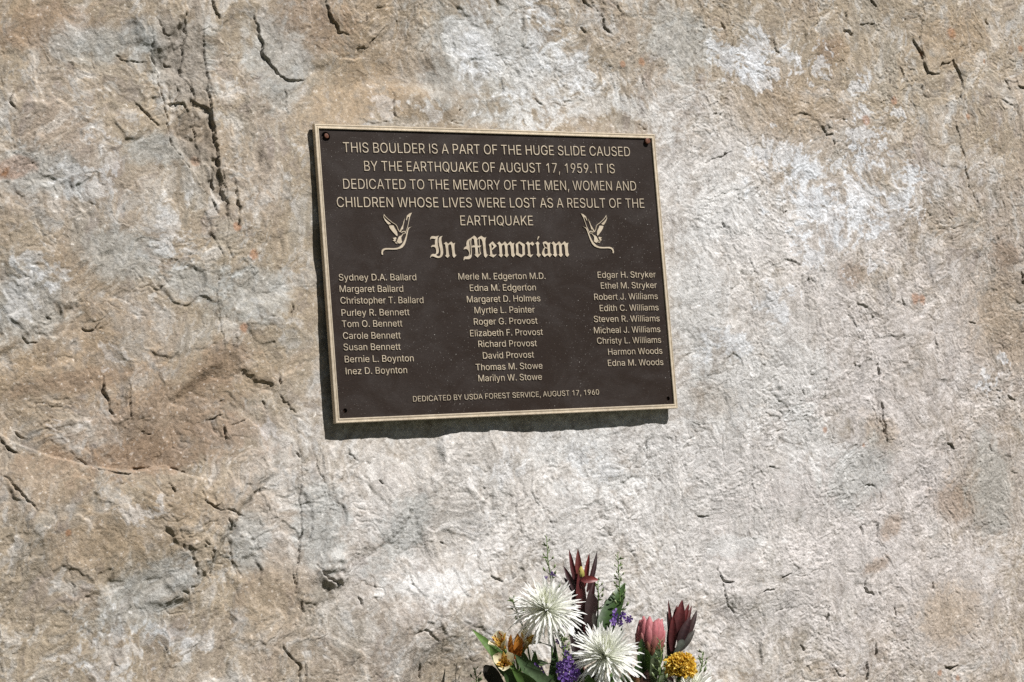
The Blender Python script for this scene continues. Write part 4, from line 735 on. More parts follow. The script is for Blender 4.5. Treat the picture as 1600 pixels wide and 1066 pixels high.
BLACKLETTER = [[-154.9,61.9,-152.9,66.1,-150.1,68.4,-146.3,68.6,-141.1,67.8,-137.2,68.9,-134.0,69.2,-136.5,66.4,-138.0,61.9,-138.5,56.9,-137.9,51.1,-137.0,44.4,-137.0,39.8,-138.2,36.0,-141.2,33.7,-143.5,32.9,-142.1,31.2,-139.1,30.2,-136.2,31.0,-134.5,33.9,-133.8,38.9,-134.5,44.8,-135.9,51.5,-136.4,58.2,-135.5,63.6,-133.1,67.0,-129.6,68.4,-126.1,69.1,-128.9,66.1,-129.9,62.4,-129.4,56.5,-128.4,49.8,-127.7,43.1,-127.9,36.4,-129.4,32.2,-132.1,28.9,-136.1,26.8,-140.4,26.4,-145.0,27.7,-149.6,29.3,-152.9,29.8,-155.4,28.5,-157.0,26.6,-157.6,27.4,-155.6,31.4,-153.0,33.9,-150.1,34.9,-146.8,34.3,-144.4,34.8,-143.3,37.3,-143.1,41.4,-143.7,45.2,-145.7,47.5,-149.0,48.0,-151.9,47.5,-153.1,46.4,-153.8,47.5,-152.1,50.2,-149.1,51.9,-145.8,51.5,-144.6,53.1,-144.6,56.5,-143.9,60.7,-142.0,63.2,-144.4,62.8,-148.6,63.3,-151.9,63.2,-153.9,61.7],[-125.9,53.3,-120.1,57.8,-117.4,55.3,-115.6,54.0,-108.6,58.4,-105.3,54.9,-103.1,54.7,-100.1,56.1,-102.2,51.5,-102.8,44.8,-102.7,37.2,-101.7,32.9,-99.0,32.8,-102.0,29.7,-105.6,26.6,-108.4,30.5,-108.8,37.2,-109.1,44.8,-109.7,50.7,-111.4,53.0,-114.9,51.1,-116.0,50.2,-116.2,43.9,-116.0,37.2,-115.5,33.0,-114.3,30.9,-119.3,26.5,-124.3,30.7,-122.2,33.5,-121.9,39.8,-122.1,46.5,-122.5,51.9,-123.8,53.3],[-83.7,42.9,-81.8,46.3,-78.7,48.3,-76.4,49.7,-76.5,54.0,-74.9,58.7,-71.7,61.8,-67.2,64.2,-65.3,62.9,-68.4,59.5,-69.6,54.9,-69.3,49.0,-69.1,43.1,-69.5,37.2,-70.6,31.7,-73.5,30.5,-71.7,34.7,-71.9,38.0,-74.0,41.8,-76.7,43.5,-80.1,43.5,-82.6,42.7],[-64.8,64.2,-66.4,62.1,-67.6,57.4,-67.4,50.7,-67.5,43.9,-67.6,37.2,-68.8,32.1,-66.3,30.4,-65.5,37.2,-65.1,43.9,-65.1,50.7,-65.1,57.4,-63.6,62.9],[-85.5,22.5,-84.1,27.8,-81.3,30.0,-77.5,29.6,-73.5,30.6,-70.5,31.7,-67.9,34.2,-65.8,33.8,-66.4,29.6,-68.6,26.2,-72.7,24.1,-77.5,24.1,-81.8,24.4,-84.0,21.9],[-69.3,62.5,-65.1,65.2,-61.1,67.6,-57.5,69.9,-54.3,67.6,-51.9,64.4,-51.0,61.3,-58.7,61.2,-59.5,62.9,-61.6,64.0,-63.6,63.3,-65.4,62.1,-67.5,60.0],[-58.8,62.5,-54.3,67.6,-51.7,64.4,-51.8,57.4,-51.7,47.3,-51.8,38.9,-51.0,33.4,-47.4,35.5,-44.5,35.6,-48.2,32.1,-53.8,26.9,-60.7,33.1,-58.3,33.4,-57.8,41.4,-58.0,49.8,-58.6,57.4],[-52.1,61.3,-48.1,66.3,-41.7,69.5,-37.6,66.8,-33.9,65.5,-30.8,67.2,-32.7,63.4,-33.9,58.3,-34.0,49.8,-33.8,41.4,-33.1,33.3,-29.6,33.3,-32.3,30.4,-36.1,26.5,-39.6,30.4,-39.9,38.8,-40.1,49.8,-40.6,57.5,-42.2,61.9,-44.5,63.5,-46.9,63.4,-49.9,62.1],[-47.7,63.4,-45.9,63.5,-46.7,56.6,-46.9,47.3,-46.7,38.9,-45.0,35.9,-48.0,34.6,-48.6,38.9,-48.5,47.3,-48.5,55.8],[-65.1,49.0,-62.0,51.1,-55.8,50.7,-47.1,50.3,-43.3,51.1,-45.9,47.5,-52.3,46.3,-60.0,46.9,-64.9,46.3],[-26.8,52.0,-22.3,55.5,-17.6,58.7,-15.3,56.3,-20.2,53.3,-21.3,51.5,-21.1,45.5,-20.8,39.5,-20.2,33.9,-16.3,32.6,-10.9,34.2,-13.5,30.9,-18.8,27.2,-24.1,29.4,-28.5,31.1,-25.7,32.9,-25.5,39.5,-25.5,47.5],[-17.6,58.7,-9.0,49.5,-15.1,45.3,-20.3,41.3,-21.0,43.7,-16.2,48.3,-20.4,53.7],[-8.6,53.7,-2.9,58.5,0.6,54.7,2.8,53.3,9.9,58.7,13.3,54.5,15.2,53.3,22.1,58.8,25.8,55.0,27.6,55.0,30.8,56.1,29.0,51.5,28.4,44.5,28.5,36.4,30.0,32.6,30.1,31.4,25.3,27.3,21.3,31.4,21.5,39.4,21.2,48.5,20.0,51.5,18.3,52.7,14.9,50.5,14.5,49.5,14.2,42.4,14.4,35.4,16.1,31.9,11.1,27.2,5.7,31.9,8.0,33.9,8.3,41.4,8.2,49.5,7.0,52.5,2.5,50.0,2.0,47.5,1.7,39.4,1.8,34.4,3.6,31.9,-1.5,27.2,-7.0,32.2,-4.6,33.9,-4.4,42.5,-4.8,50.5,-6.1,53.3],[33.0,53.0,39.5,57.1,42.6,58.8,44.0,55.6,39.1,53.3,38.6,44.5,38.9,35.9,44.3,33.3,43.2,27.3,31.6,32.9,33.4,41.4],[42.6,58.8,54.3,52.5,53.1,45.5,52.7,32.8,43.2,27.3,41.8,31.5,46.7,33.8,47.6,49.5,41.6,54.5],[55.4,53.8,61.4,58.8,65.7,54.8,71.4,58.6,75.8,53.4,70.8,49.5,67.3,53.4,65.0,51.5,64.7,44.4,64.8,36.4,65.6,32.5,71.4,33.5,69.4,31.3,64.7,27.2,56.9,32.3,59.4,33.8,59.5,42.4,59.4,50.5,57.9,53.4],[77.5,54.6,83.8,58.9,87.8,54.6,85.5,51.6,85.2,44.4,85.1,35.3,89.1,32.8,83.2,27.2,78.4,32.3,80.1,35.3,80.4,44.4,80.2,52.1],[82.3,61.5,84.5,66.8,85.3,68.8,89.1,68.3,84.7,62.7,83.4,61.2],[94.2,55.6,98.0,58.2,102.4,59.2,106.7,56.1,109.3,55.8,113.2,57.2,111.1,52.6,110.4,45.0,110.5,36.3,114.2,32.7,108.3,27.5,104.4,31.4,104.5,39.4,104.6,46.5,104.1,51.6,100.5,54.1,96.4,54.1],[97.7,47.0,93.4,41.4,90.8,36.3,91.4,32.3,96.3,27.7,101.9,31.0,106.2,31.7,104.7,35.3,99.2,33.1,97.1,36.3,97.2,41.4,99.7,45.5],[94.7,55.1,97.6,54.8,98.7,49.5,99.9,47.7,104.8,46.0,104.6,44.0,99.1,45.5,96.7,48.5],[114.2,54.1,119.9,58.9,123.5,55.1,125.7,53.7,132.9,59.1,136.4,54.9,138.3,53.7,145.3,59.2,149.1,55.4,150.9,55.4,154.2,56.5,152.3,51.9,151.6,44.9,151.7,36.8,153.2,33.0,153.3,31.8,148.5,27.8,144.5,31.8,144.7,39.8,144.3,48.9,143.2,51.9,141.4,53.1,138.0,50.9,137.6,49.9,137.3,42.9,137.4,35.8,139.2,32.3,134.0,27.6,128.6,32.3,130.9,34.3,131.3,41.9,131.2,49.9,130.0,52.9,125.4,50.4,124.9,47.9,124.6,39.9,124.7,34.8,126.5,32.3,121.3,27.6,115.7,32.6,118.2,34.3,118.4,42.9,118.0,50.9,116.7,53.7]]
DOVE = [[-190.7,86.2,-194.3,84.3,-197.3,82.3,-199.4,78.2,-201.0,73.1,-203.1,65.9,-205.6,58.8,-209.1,51.6,-214.1,46.6,-220.1,44.0,-227.0,42.5,-236.2,42.3,-245.3,42.5,-251.0,42.0,-254.5,40.5,-256.2,37.4,-256.1,32.9,-259.2,32.4,-260.3,36.4,-259.2,41.5,-255.9,44.5,-250.7,46.0,-243.9,46.0,-233.6,45.7,-225.6,46.6,-219.6,49.1,-213.4,54.7,-209.5,60.8,-206.0,68.0,-204.0,74.1,-202.2,79.2,-199.4,84.3,-195.9,85.2],[-249.3,110.0,-247.9,109.7,-244.6,105.1,-238.8,99.9,-231.3,94.3,-224.7,90.8,-221.6,86.6,-220.1,81.7,-217.8,77.6,-216.0,76.1,-216.6,74.7,-219.1,76.3,-221.8,80.6,-223.2,85.7,-226.0,89.5,-232.5,93.1,-240.0,98.6,-245.9,103.9,-249.0,106.9],[-249.5,108.5,-250.7,103.4,-248.1,97.3,-242.4,90.2,-240.3,89.2,-235.0,90.3,-235.2,92.8,-241.9,97.3,-247.4,102.4],[-240.9,88.4,-234.6,89.2,-229.5,88.8,-227.6,84.2,-223.0,77.1,-221.9,70.0,-223.9,66.9,-229.2,71.5,-234.4,77.0,-239.1,83.1],[-188.4,113.0,-194.3,111.4,-200.4,106.8,-203.2,97.6,-200.8,98.4,-197.8,104.3,-195.9,104.3,-197.8,96.6,-201.0,86.4,-203.8,80.2,-206.4,75.6,-204.8,74.9,-201.9,79.7,-199.0,86.4,-195.9,96.6,-193.1,104.8,-190.7,108.9],[-204.2,103.2,-206.4,94.5,-208.8,87.3,-210.1,80.2,-212.4,80.7,-215.1,76.1,-217.5,74.6,-218.7,76.6,-214.7,83.2,-210.7,89.4,-208.5,95.5],[-215.6,75.6,-211.7,77.9,-207.8,78.2,-205.0,76.3,-204.4,73.1,-206.2,72.0,-206.9,74.9,-209.1,76.1,-211.5,75.5,-213.9,73.5],[-210.5,76.3,-209.3,74.1,-209.4,72.0,-212.2,68.8,-214.8,65.4,-214.4,59.8,-213.0,56.7,-216.9,54.2,-221.6,53.2,-224.2,55.7,-227.0,56.7,-224.3,61.8,-221.6,66.9,-218.5,69.2,-215.6,69.8,-212.5,72.5],[-208.3,74.9,-206.8,73.7,-207.7,71.2,-209.4,72.0],[-234.3,64.8,-226.2,66.4,-225.5,63.3,-227.8,60.8,-226.6,58.5,-230.4,57.5,-234.2,59.8,-231.1,61.8,-233.3,63.3],[-230.4,57.2,-223.7,55.7,-224.4,53.5,-228.4,54.2]]
DOVE_MIRROR = (-260.89, 259.96, 0.9920, 33.04, 35.42, 0.9904)

def area2(p):
    return sum(p[i][0] * p[(i + 1) % len(p)][1] - p[(i + 1) % len(p)][0] * p[i][1] for i in range(len(p))) / 2

def winding(p, x, y):
    w = 0
    for i in range(len(p)):
        x0, y0 = p[i]; x1, y1 = p[(i + 1) % len(p)]
        if (y0 <= y) != (y1 <= y):
            t = (y - y0) / (y1 - y0)
            if x0 + t * (x1 - x0) > x:
                w += 1 if y1 > y0 else -1
    return w

def union(polys):
    """Triangles of the filled outlines (non-zero winding), so that strokes may overlap."""
    vs, es = [], []
    for p in polys:
        b = len(vs)
        vs += [Vector(q) for q in p]
        es += [(b + i, b + (i + 1) % len(p)) for i in range(len(p))]
    ov, _, of, *_ = delaunay_2d_cdt(vs, es, [], 0, 1e-5)
    tris = []
    for f in of:
        for k in range(1, len(f) - 1):
            a, b, c = ov[f[0]], ov[f[k]], ov[f[k + 1]]
            x, y = (a.x + b.x + c.x) / 3, (a.y + b.y + c.y) / 3
            if sum(winding(p, x, y) for p in polys) != 0:
                t = (f[0], f[k], f[k + 1])
                if (b - a).x * (c - a).y - (b - a).y * (c - a).x < 0:
                    t = t[::-1]
                tris.append(t)
    return [(v.x, v.y) for v in ov], tris

def raised(groups, y_top, y_bot):
    """Solid of the outlines: groups is a list of polygon lists in mm, each a glyph."""
    verts, faces = [], []
    for polys in groups:
        pv, tr = union(polys)
        cnt = {}
        for t in tr:
            for i in range(3):
                cnt[(t[i], t[(i + 1) % 3])] = cnt.get((t[i], t[(i + 1) % 3]), 0) + 1
        b = len(verts); n = len(pv)
        verts += [(x / 1000, y_top / 1000, z / 1000) for x, z in pv] + [(x / 1000, y_bot / 1000, z / 1000) for x, z in pv]
        faces += [[b + i for i in t] for t in tr]
        for (i, j) in cnt:
            if (j, i) not in cnt:
                faces.append([b + j, b + i, b + n + i, b + n + j])
    return verts, faces

_GC = {}
def inset(p, e):
    """Outline drawn in by e mm (outer contours run clockwise here)."""
    n = len(p); out = []
    for i in range(n):
        a, b, c = p[i - 1], p[i], p[(i + 1) % n]
        v = []
        for (q, r) in ((a, b), (b, c)):
            dx, dy = r[0] - q[0], r[1] - q[1]; l = math.hypot(dx, dy) or 1.0
            v.append((dy / l, -dx / l))
        mx, my = v[0][0] + v[1][0], v[0][1] + v[1][1]; ml = mx * mx + my * my
        k = min(2.0 / ml, 1.6) if ml > 1e-6 else 0.0
        out.append((b[0] + mx * k * e, b[1] + my * k * e))
    return out

def text_groups(lines, thin=0.1):
    cap, rows = lines
    out = []
    for (s, x0, z0, x1, z1) in rows:
        pen = 0; items = []
        for ch in s:
            adv, polys = GLYPHS[ch]
            items.append((pen, polys)); pen += adv
        ink0 = min(p[0::2][i] for p in items[0][1] for i in range(len(p) // 2)) + items[0][0]
        ink1 = max(max(p[0::2]) for p in items[-1][1]) + items[-1][0]
        kx = (x1 - x0) / (ink1 - ink0); kz = cap / 509.0
        for off, polys in items:
            if polys:
                out.append([inset([(x0 + (off + p[i] - ink0) * kx, z0 + (z1 - z0) * ((off + p[i] - ink0) * kx) / (x1 - x0) + p[i + 1] * kz) for i in range(0, len(p), 2)], thin) for p in polys])
    return out

def link_local(name, verts, faces, mat, parent, smooth=False):
    me = bpy.data.meshes.new(name)
    me.from_pydata(verts, [], faces)
    me.materials.append(mat)
    if smooth:
        me.polygons.foreach_set('use_smooth', [True] * len(me.polygons))
    me.update()
    o = bpy.data.objects.new(name, me)
    COL.objects.link(o)
    o.parent = parent
    return o

# bronze, paint, rust
M_BRONZE, nt, b = nmat('worn_bronze')
tc = N(nt, 'ShaderNodeTexCoord'); z1_ = N(nt, 'ShaderNodeTexNoise', Scale=120.0, Detail=4.0); z2_ = N(nt, 'ShaderNodeTexNoise', Scale=9.0, Detail=3.0)
for n_ in (z1_, z2_): nt.links.new(tc.outputs['Object'], n_.inputs['Vector'])
c1 = ramp(nt, z1_.outputs['Fac'], (0.3, (.49, .415, .31)), (0.7, (.64, .56, .445)))
c2 = ramp(nt, z2_.outputs['Fac'], (0.35, (.86, .84, .82)), (0.65, (1.06, 1.04, 1.0)))
nt.links.new(mixrgb(nt, 'MULTIPLY', 1.0, c1, c2), b.inputs['Base Color'])
b.inputs['Metallic'].default_value = 0.25; b.inputs['Roughness'].default_value = 0.45
bp = N(nt, 'ShaderNodeBump', Strength=0.15, Distance=0.0006); nt.links.new(z1_.outputs['Fac'], bp.inputs['Height']); nt.links.new(bp.outputs['Normal'], b.inputs['Normal'])

M_BROWN, nt, b = nmat('brown_plaque_paint')
tc = N(nt, 'ShaderNodeTexCoord')
mp = N(nt, 'ShaderNodeMapping'); mp.inputs['Rotation'].default_value = (0, R(50), 0); mp.inputs['Scale'].default_value = (1.0, 1.0, 1.5)
nt.links.new(tc.outputs['Object'], mp.inputs['Vector'])
d1 = N(nt, 'ShaderNodeTexNoise', Scale=9.0, Detail=7.0, Roughness=0.68, Distortion=0.8); nt.links.new(mp.outputs['Vector'], d1.inputs['Vector'])
d2 = N(nt, 'ShaderNodeTexNoise', Scale=700.0, Detail=3.0); nt.links.new(tc.outputs['Object'], d2.inputs['Vector'])
vo = N(nt, 'ShaderNodeTexVoronoi', Scale=95.0); nt.links.new(tc.outputs['Object'], vo.inputs['Vector'])
vo2 = N(nt, 'ShaderNodeTexVoronoi', Scale=240.0); nt.links.new(tc.outputs['Object'], vo2.inputs['Vector'])
base = mixrgb(nt, 'MIX', ramp(nt, d1.outputs['Fac'], (0.42, 0.0), (0.80, 0.8)), (0.0185, 0.0108, 0.0072), (0.046, 0.038, 0.035))
base = mixrgb(nt, 'MULTIPLY', 1.0, base, ramp(nt, d2.outputs['Fac'], (0.3, 0.75), (0.7, 1.25)))
# few grains of pale grit stuck in the finish
dn = N(nt, 'ShaderNodeTexNoise', Scale=5.0, Detail=2.0); nt.links.new(tc.outputs['Object'], dn.inputs['Vector'])
gate = ramp(nt, dn.outputs['Fac'], (0.45, 0.25), (0.6, 1.0))
spk = N(nt, 'ShaderNodeMath', operation='MULTIPLY'); nt.links.new(ramp(nt, vo.outputs['Distance'], (0.05, 1.0), (0.085, 0.0)), spk.inputs[0])
sel = N(nt, 'ShaderNodeSeparateColor'); nt.links.new(vo.outputs['Color'], sel.inputs[0]); nt.links.new(ramp(nt, sel.outputs[0], (0.80, 0.0), (0.86, 1.0)), spk.inputs[1])
spk2 = N(nt, 'ShaderNodeMath', operation='MULTIPLY'); nt.links.new(ramp(nt, vo2.outputs['Distance'], (0.10, 0.8), (0.2, 0.0)), spk2.inputs[0])
sel2 = N(nt, 'ShaderNodeSeparateColor'); nt.links.new(vo2.outputs['Color'], sel2.inputs[0]); nt.links.new(ramp(nt, sel2.outputs[1], (0.84, 0.0), (0.9, 0.5)), spk2.inputs[1])
sm = N(nt, 'ShaderNodeMath', operation='MAXIMUM'); nt.links.new(spk.outputs[0], sm.inputs[0]); nt.links.new(spk2.outputs[0], sm.inputs[1])
sg = N(nt, 'ShaderNodeMath', operation='MULTIPLY'); nt.links.new(sm.outputs[0], sg.inputs[0]); nt.links.new(gate, sg.inputs[1])
base = mixrgb(nt, 'MIX', sg.outputs[0], base, (0.42, 0.40, 0.37))
nt.links.new(base, b.inputs['Base Color'])
b.inputs['Roughness'].default_value = 0.48; b.inputs['Specular IOR Level'].default_value = 0.25
bp = N(nt, 'ShaderNodeBump', Strength=0.35, Distance=0.0006); nt.links.new(d2.outputs['Fac'], bp.inputs['Height']); nt.links.new(bp.outputs['Normal'], b.inputs['Normal'])

M_RUST, nt, b = nmat('rusty_bolt')
tc = N(nt, 'ShaderNodeTexCoord'); z1_ = N(nt, 'ShaderNodeTexNoise', Scale=260.0, Detail=4.0); nt.links.new(tc.outputs['Object'], z1_.inputs['Vector'])
nt.links.new(ramp(nt, z1_.outputs['Fac'], (0.35, (.06, .022, .011)), (0.65, (.17, .06, .027))), b.inputs['Base Color'])
b.inputs['Roughness'].default_value = 0.55; b.inputs['Metallic'].default_value = 0.2

PW, PH = 380.0, 275.9
RIM = 8.8
plaque = empty('memorial_plaque', mat=FACE @ Matrix.Translation((0, 0.008, 0)))
plaque_inv = Matrix.Translation((0, -0.008, 0))
tag(plaque, 'dark brown bronze memorial plaque with raised lettering, bolted to the boulder', 'plaque')
def padd(name, verts, faces, mat, parent=None, smooth=False):
    return link_local(name, [(x, y - 0.008, z) for x, y, z in verts], faces, mat, parent or plaque, smooth)

def circ(x, z, r, n=20, cw=False):
    p = [(x + r * math.cos(2 * math.pi * k / n), z + r * math.sin(2 * math.pi * k / n)) for k in range(n)]
    return p[::-1] if cw else p
HOLES = [(-357.2, 253.2, 8.8), (-357.7, -253.3, 4.2), (360.1, -255.5, 4.0)]
w_, h_ = PW - RIM + 1.0, PH - RIM + 1.0
v, f = raised([[[(-w_, -h_), (w_, -h_), (w_, h_), (-w_, h_)]] + [circ(x, z, r, cw=True) for x, z, r in HOLES]], 3.2, 9.0)
padd('panel', v, f, M_BROWN)
v, f = raised([[[(-w_ + 2, -h_ + 2), (w_ - 2, -h_ + 2), (w_ - 2, h_ - 2), (-w_ + 2, h_ - 2)]]], 9.0, 9.6)
padd('back_plate', v, f, M_BROWN)
# rim: an outer bead, a shallow channel, an inner lip
prof = [(0.0, 9.3), (0.0, 1.0), (0.7, 0.05), (2.2, 0.0), (2.8, 0.75), (5.6, 0.75), (6.2, 0.0), (8.0, 0.05), (8.5, 0.7), (8.8, 3.6)]
vs, fs = [], []
for (sx, sz) in ((-1, -1), (1, -1), (1, 1), (-1, 1)):
    for (d, y) in prof:
        vs.append((sx * (PW - d) / 1000, y / 1000, sz * (PH - d) / 1000))
npf = len(prof)
for c in range(4):
    for k in range(npf - 1):
        a, d = c * npf + k, ((c + 1) % 4) * npf + k
        fs.append([a, d, d + 1, a + 1])
padd('raised_rim', vs, fs, M_BRONZE)

TOP = 1.7
for nm, data in (('heading_text', HEADING), ('name_column', NAMES_ONE), ('name_column', NAMES_TWO), ('name_column', NAMES_THREE), ('dedication_text', DEDICATION)):
    v, f = raised(text_groups(data, 0.26 if nm == 'heading_text' else 0.13), TOP, 3.3)
    padd(nm, v, f, M_BRONZE)

def pairs(p, e=0.25):
    q = [(p[i], p[i + 1]) for i in range(0, len(p), 2)]
    return inset(q if area2(q) < 0 else q[::-1], e)
v, f = raised([[pairs(p) for p in BLACKLETTER]], TOP, 3.3)
padd('memoriam_text', v, f, M_BRONZE)
v, f = raised([[pairs(p, .8 if k in (2, 3, 7) else .42) for k, p in enumerate(DOVE)]], TOP, 3.3)
padd('dove_emblem', v, f, M_BRONZE)
al_, ar_, sx_, zl_, zr_, sz_ = DOVE_MIRROR
v, f = raised([[pairs([c for i in range(0, len(p), 2) for c in (ar_ - (p[i] - al_) * sx_, zr_ + (p[i + 1] - zl_) * sz_)], .8 if k in (2, 3, 7) else .42) for k, p in enumerate(DOVE)]], TOP, 3.3)
padd('dove_emblem', v, f, M_BRONZE)

def bolt(x, z, r, y0, y1, n=6, dome=True):
    vs, fs = [], []
    rings = [(r, y0), (r, y1 + .6), (r * .82, y1), (r * .3, y1 - .25)]
    n = 18 if dome else 6
    for rr, y in rings:
        vs += [((x + rr * math.cos(2 * math.pi * k / n + .3)) / 1000, y / 1000, (z + rr * math.sin(2 * math.pi * k / n + .3)) / 1000) for k in range(n)]
    for i in range(len(rings) - 1):
        for k in range(n):
            fs.append([i * n + k, i * n + (k + 1) % n, (i + 1) * n + (k + 1) % n, (i + 1) * n + k])
    fs.append([(len(rings) - 1) * n + k for k in range(n)])
    return vs, fs
v, f = bolt(360.2, 261.8, 6.0, 3.5, -2.4)
o = padd('bolt', v, f, M_RUST); o['label'] = 'rusty bolt standing proud'
v, f = bolt(-353.9, 255.2, 4.9, 8.9, 4.2)
o = padd('bolt', v, f, M_RUST); o['label'] = 'rusty bolt sunk off centre in its hole'
for x, z in ((-357.7, -253.3), (360.1, -255.5)):
    v, f = bolt(x + .3, z, 2.6, 8.8, 7.2)
    padd('bolt', v, f, M_RUST)
# rusty ring and worn collar round the upper left hole
v, f = raised([[circ(-356.4, 253.4, 11.5, 28), circ(-357.2, 253.2, 8.9, 28, True)]], 2.95, 3.4)
padd('washer', v, f, M_BROWN)

# ------------------------------------------------------------------ the cut flowers standing in the ground before the rock
rnd = random.Random(21)
PXM = (at(900, 1000, -.2) - CAMW).length / FOCAL           # metres per photograph pixel at the flowers
FOOT = at(925, 1066, -0.20)
FOOT = Vector((FOOT.x, FOOT.y, 0.0))
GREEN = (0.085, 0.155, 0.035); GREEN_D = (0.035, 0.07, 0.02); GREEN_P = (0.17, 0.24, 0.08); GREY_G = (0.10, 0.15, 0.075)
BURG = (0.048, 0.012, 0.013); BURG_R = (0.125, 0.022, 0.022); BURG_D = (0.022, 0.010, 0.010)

def flower(name, label, cat, group=None):
    loc = FOOT + Vector((rnd.uniform(-.05, .05), rnd.uniform(-.04, .04), -0.005))
    return tag(empty(name, loc=loc), label, cat, group)

def stem_path(root, top, lean=0.5, n=10):
    mid = Vector((root.location.x + (top.x - root.location.x) * lean, root.location.y + (top.y - root.location.y) * lean, root.location.z + (top.z - root.location.z) * 0.55))
    return bez(root.location.copy(), mid, top, n)

def stem(root, top, r0, r1, c0=GREEN_D, c1=GREEN, lean=0.75):
    mb = MB()
    pts = stem_path(root, top, lean, 12)
    tube(mb, pts, [r0 + (r1 - r0) * i / 12 for i in range(13)], c0, 7, c1)
    mb.build('stem', M_STEM, root)
    return pts

def leaf_px(mb, base, tip, width, yb, yt, c0, c1, prof=P_LANCE, sag=0.12, cup=0.25, toward=1.0, side=0.0, wave=0.06, n=10, rim=None):
    """A leaf between two places seen in the photograph, at depths yb and yt; width in photograph pixels."""
    a, b = at(*base, yb), at(*tip, yt)
    d = b - a
    nrm = (C_TO * toward + C_RIGHT * side + C_UP * 0.25).normalized()
    mid = (a + b) / 2 + nrm * d.length * sag
    blade(mb, bez(a, mid, b, n), nrm, width * PXM, prof, cup, c0, c1, 4, wave, rim, rnd)

# spider chrysanthemums
def mum(center, depth, axis, size, label, squash=1.0):
    root = flower('chrysanthemum', label, 'flower', 'white spider chrysanthemums in the bouquet')
    c = at(*center, depth)
    ax = (C_RIGHT * axis[0] + C_UP * axis[1] + C_TO * axis[2]).normalized()
    u = ax.orthogonal().normalized(); w = ax.cross(u)
    mb = MB()
    n = 260
    for i in range(n):
        t = (i + .5) / n
        ph = i * 2.39996 + rnd.uniform(-.2, .2)
        th = R(5 + 108 * t ** 0.85) + rnd.uniform(-.12, .12)
        out = u * math.cos(ph) + w * math.sin(ph)
        d = ax * math.cos(th) + out * math.sin(th)
        L = size * (0.80 + 0.26 * t ** 0.6) * rnd.uniform(.78, 1.14)
        base = c - ax * (0.006 * t) + out * (0.002 + .005 * t)
        curl = (-0.55 + 0.95 * t) * rnd.uniform(.3, 1.2) + rnd.uniform(-.2, .25)
        path = arc(base, d, ax, L, curl, 8)
        sagv = Vector((0, 0, -1)) * (0.010 * t)
        path = [p + sagv * (k / 8) ** 2 + out.cross(ax) * (rnd.uniform(-.0018, .0018) * (k / 8)) for k, p in enumerate(path)]
        inner = max(0.0, 1 - t * 5)
        c0 = mixc((0.80, 0.82, 0.70), (0.74, 0.78, 0.48), inner); c1 = mixc((0.91, 0.91, 0.90), (0.90, 0.91, 0.82), inner)
        side_ax = (ax if th > .5 else out)
        blade(mb, path, side_ax, size * rnd.uniform(.044, .060) * (.9 + .5 * t), lambda q: (0.5 + 0.5 * min(1, q * 3)) * (1 if q < .8 else math.sqrt(max(.03, 1 - ((q - .8) / .205) ** 2))), 0.3, c0, c1, 2)
    mb.build('bloom', M_PETAL, root)
    eye = MB()
    for i in range(46):
        ph = i * 2.39996; rr = 0.0035 * math.sqrt((i + .5) / 46)
        out = u * math.cos(ph) + w * math.sin(ph)
        p = c + out * rr + ax * (0.004)
        tube(eye, [p, p + (ax + out * rr * 60).normalized() * 0.008, p + (ax + out * rr * 40).normalized() * 0.014], [.0010, .0011, .0006], (0.30, 0.38, 0.08), 5, (0.74, 0.77, 0.45))
    eye.build('flower_eye', M_SOFT, root)
    cal = MB()
    for i in range(14):
        ph = i * 2 * math.pi / 14
        out = u * math.cos(ph) + w * math.sin(ph)
        blade(cal, arc(c - ax * .022 + out * .003, (out + ax * .25), ax, .016, -.5, 4), ax, .007, P_LANCE, .2, GREEN, GREEN_P, 2)
    cal.build('calyx', M_LEAF, root)
    pts = stem(root, c - ax * .014 - C_TO * .012, .0036, .003, GREEN_D, GREEN_D, -.15)
    for k in (7, 9, 10):
        lf = MB()
        p = pts[k]; dd = (C_RIGHT * rnd.uniform(-1, 1) + C_TO * rnd.uniform(0, .6) + Vector((0, 0, .5))).normalized()
        blade(lf, arc(p, dd, Vector((0, 0, 1)), .055, .7, 7), Vector((0, 0, 1)), .026, P_OBOV, .2, GREEN_D, GREEN, 4, .25, None, rnd)
        lf.build('leaf', M_LEAF, root)
    return root
mum((854, 950), -.23, (-.02, .84, .55), .060, 'white spider chrysanthemum left of the dark red leaves, higher of the two full ones')
mum((946, 1023), -.27, (.04, .80, .60), .062, 'white spider chrysanthemum low in the middle, left of the pink bud')
mum((1080, 1084), -.25, (.05, .75, .65), .058, 'white spider chrysanthemum under the yellow flower, only its petal tips showing')

# burgundy conebush stems
def conebush(label, leaves, top, depth, cone=None, lean=.75):
    root = flower('conebush_stem', label, 'flower', 'dark red conebush stems in the bouquet')
    for (b, t, wd, yb, yt, ca, cb, kw) in leaves:
        mb = MB()
        leaf_px(mb, b, t, wd, depth + yb, depth + yt, ca, cb, **kw)
        mb.build('leaf', M_DARK, root)
    if cone:
        (b, t, rr) = cone
        mb = MB(); a = at(*b, depth - .004); e = at(*t, depth - .004)
        pts = [a + (e - a) * k / 10 for k in range(11)]
        tube(mb, pts, [rr * PXM * max(.1, math.sin(math.pi * (.12 + .86 * k / 10)) ** .8) for k in range(11)], (0.28, 0.30, 0.07), 10, (0.60, 0.50, 0.14))
        mb.build('cone', M_SOFT, root)
    stem(root, at(*top, depth), .0045, .003, (0.04, .015, .015), (0.14, .03, .03), lean)
    return root
E_ = dict(prof=P_LANCE, sag=.05, cup=.45)
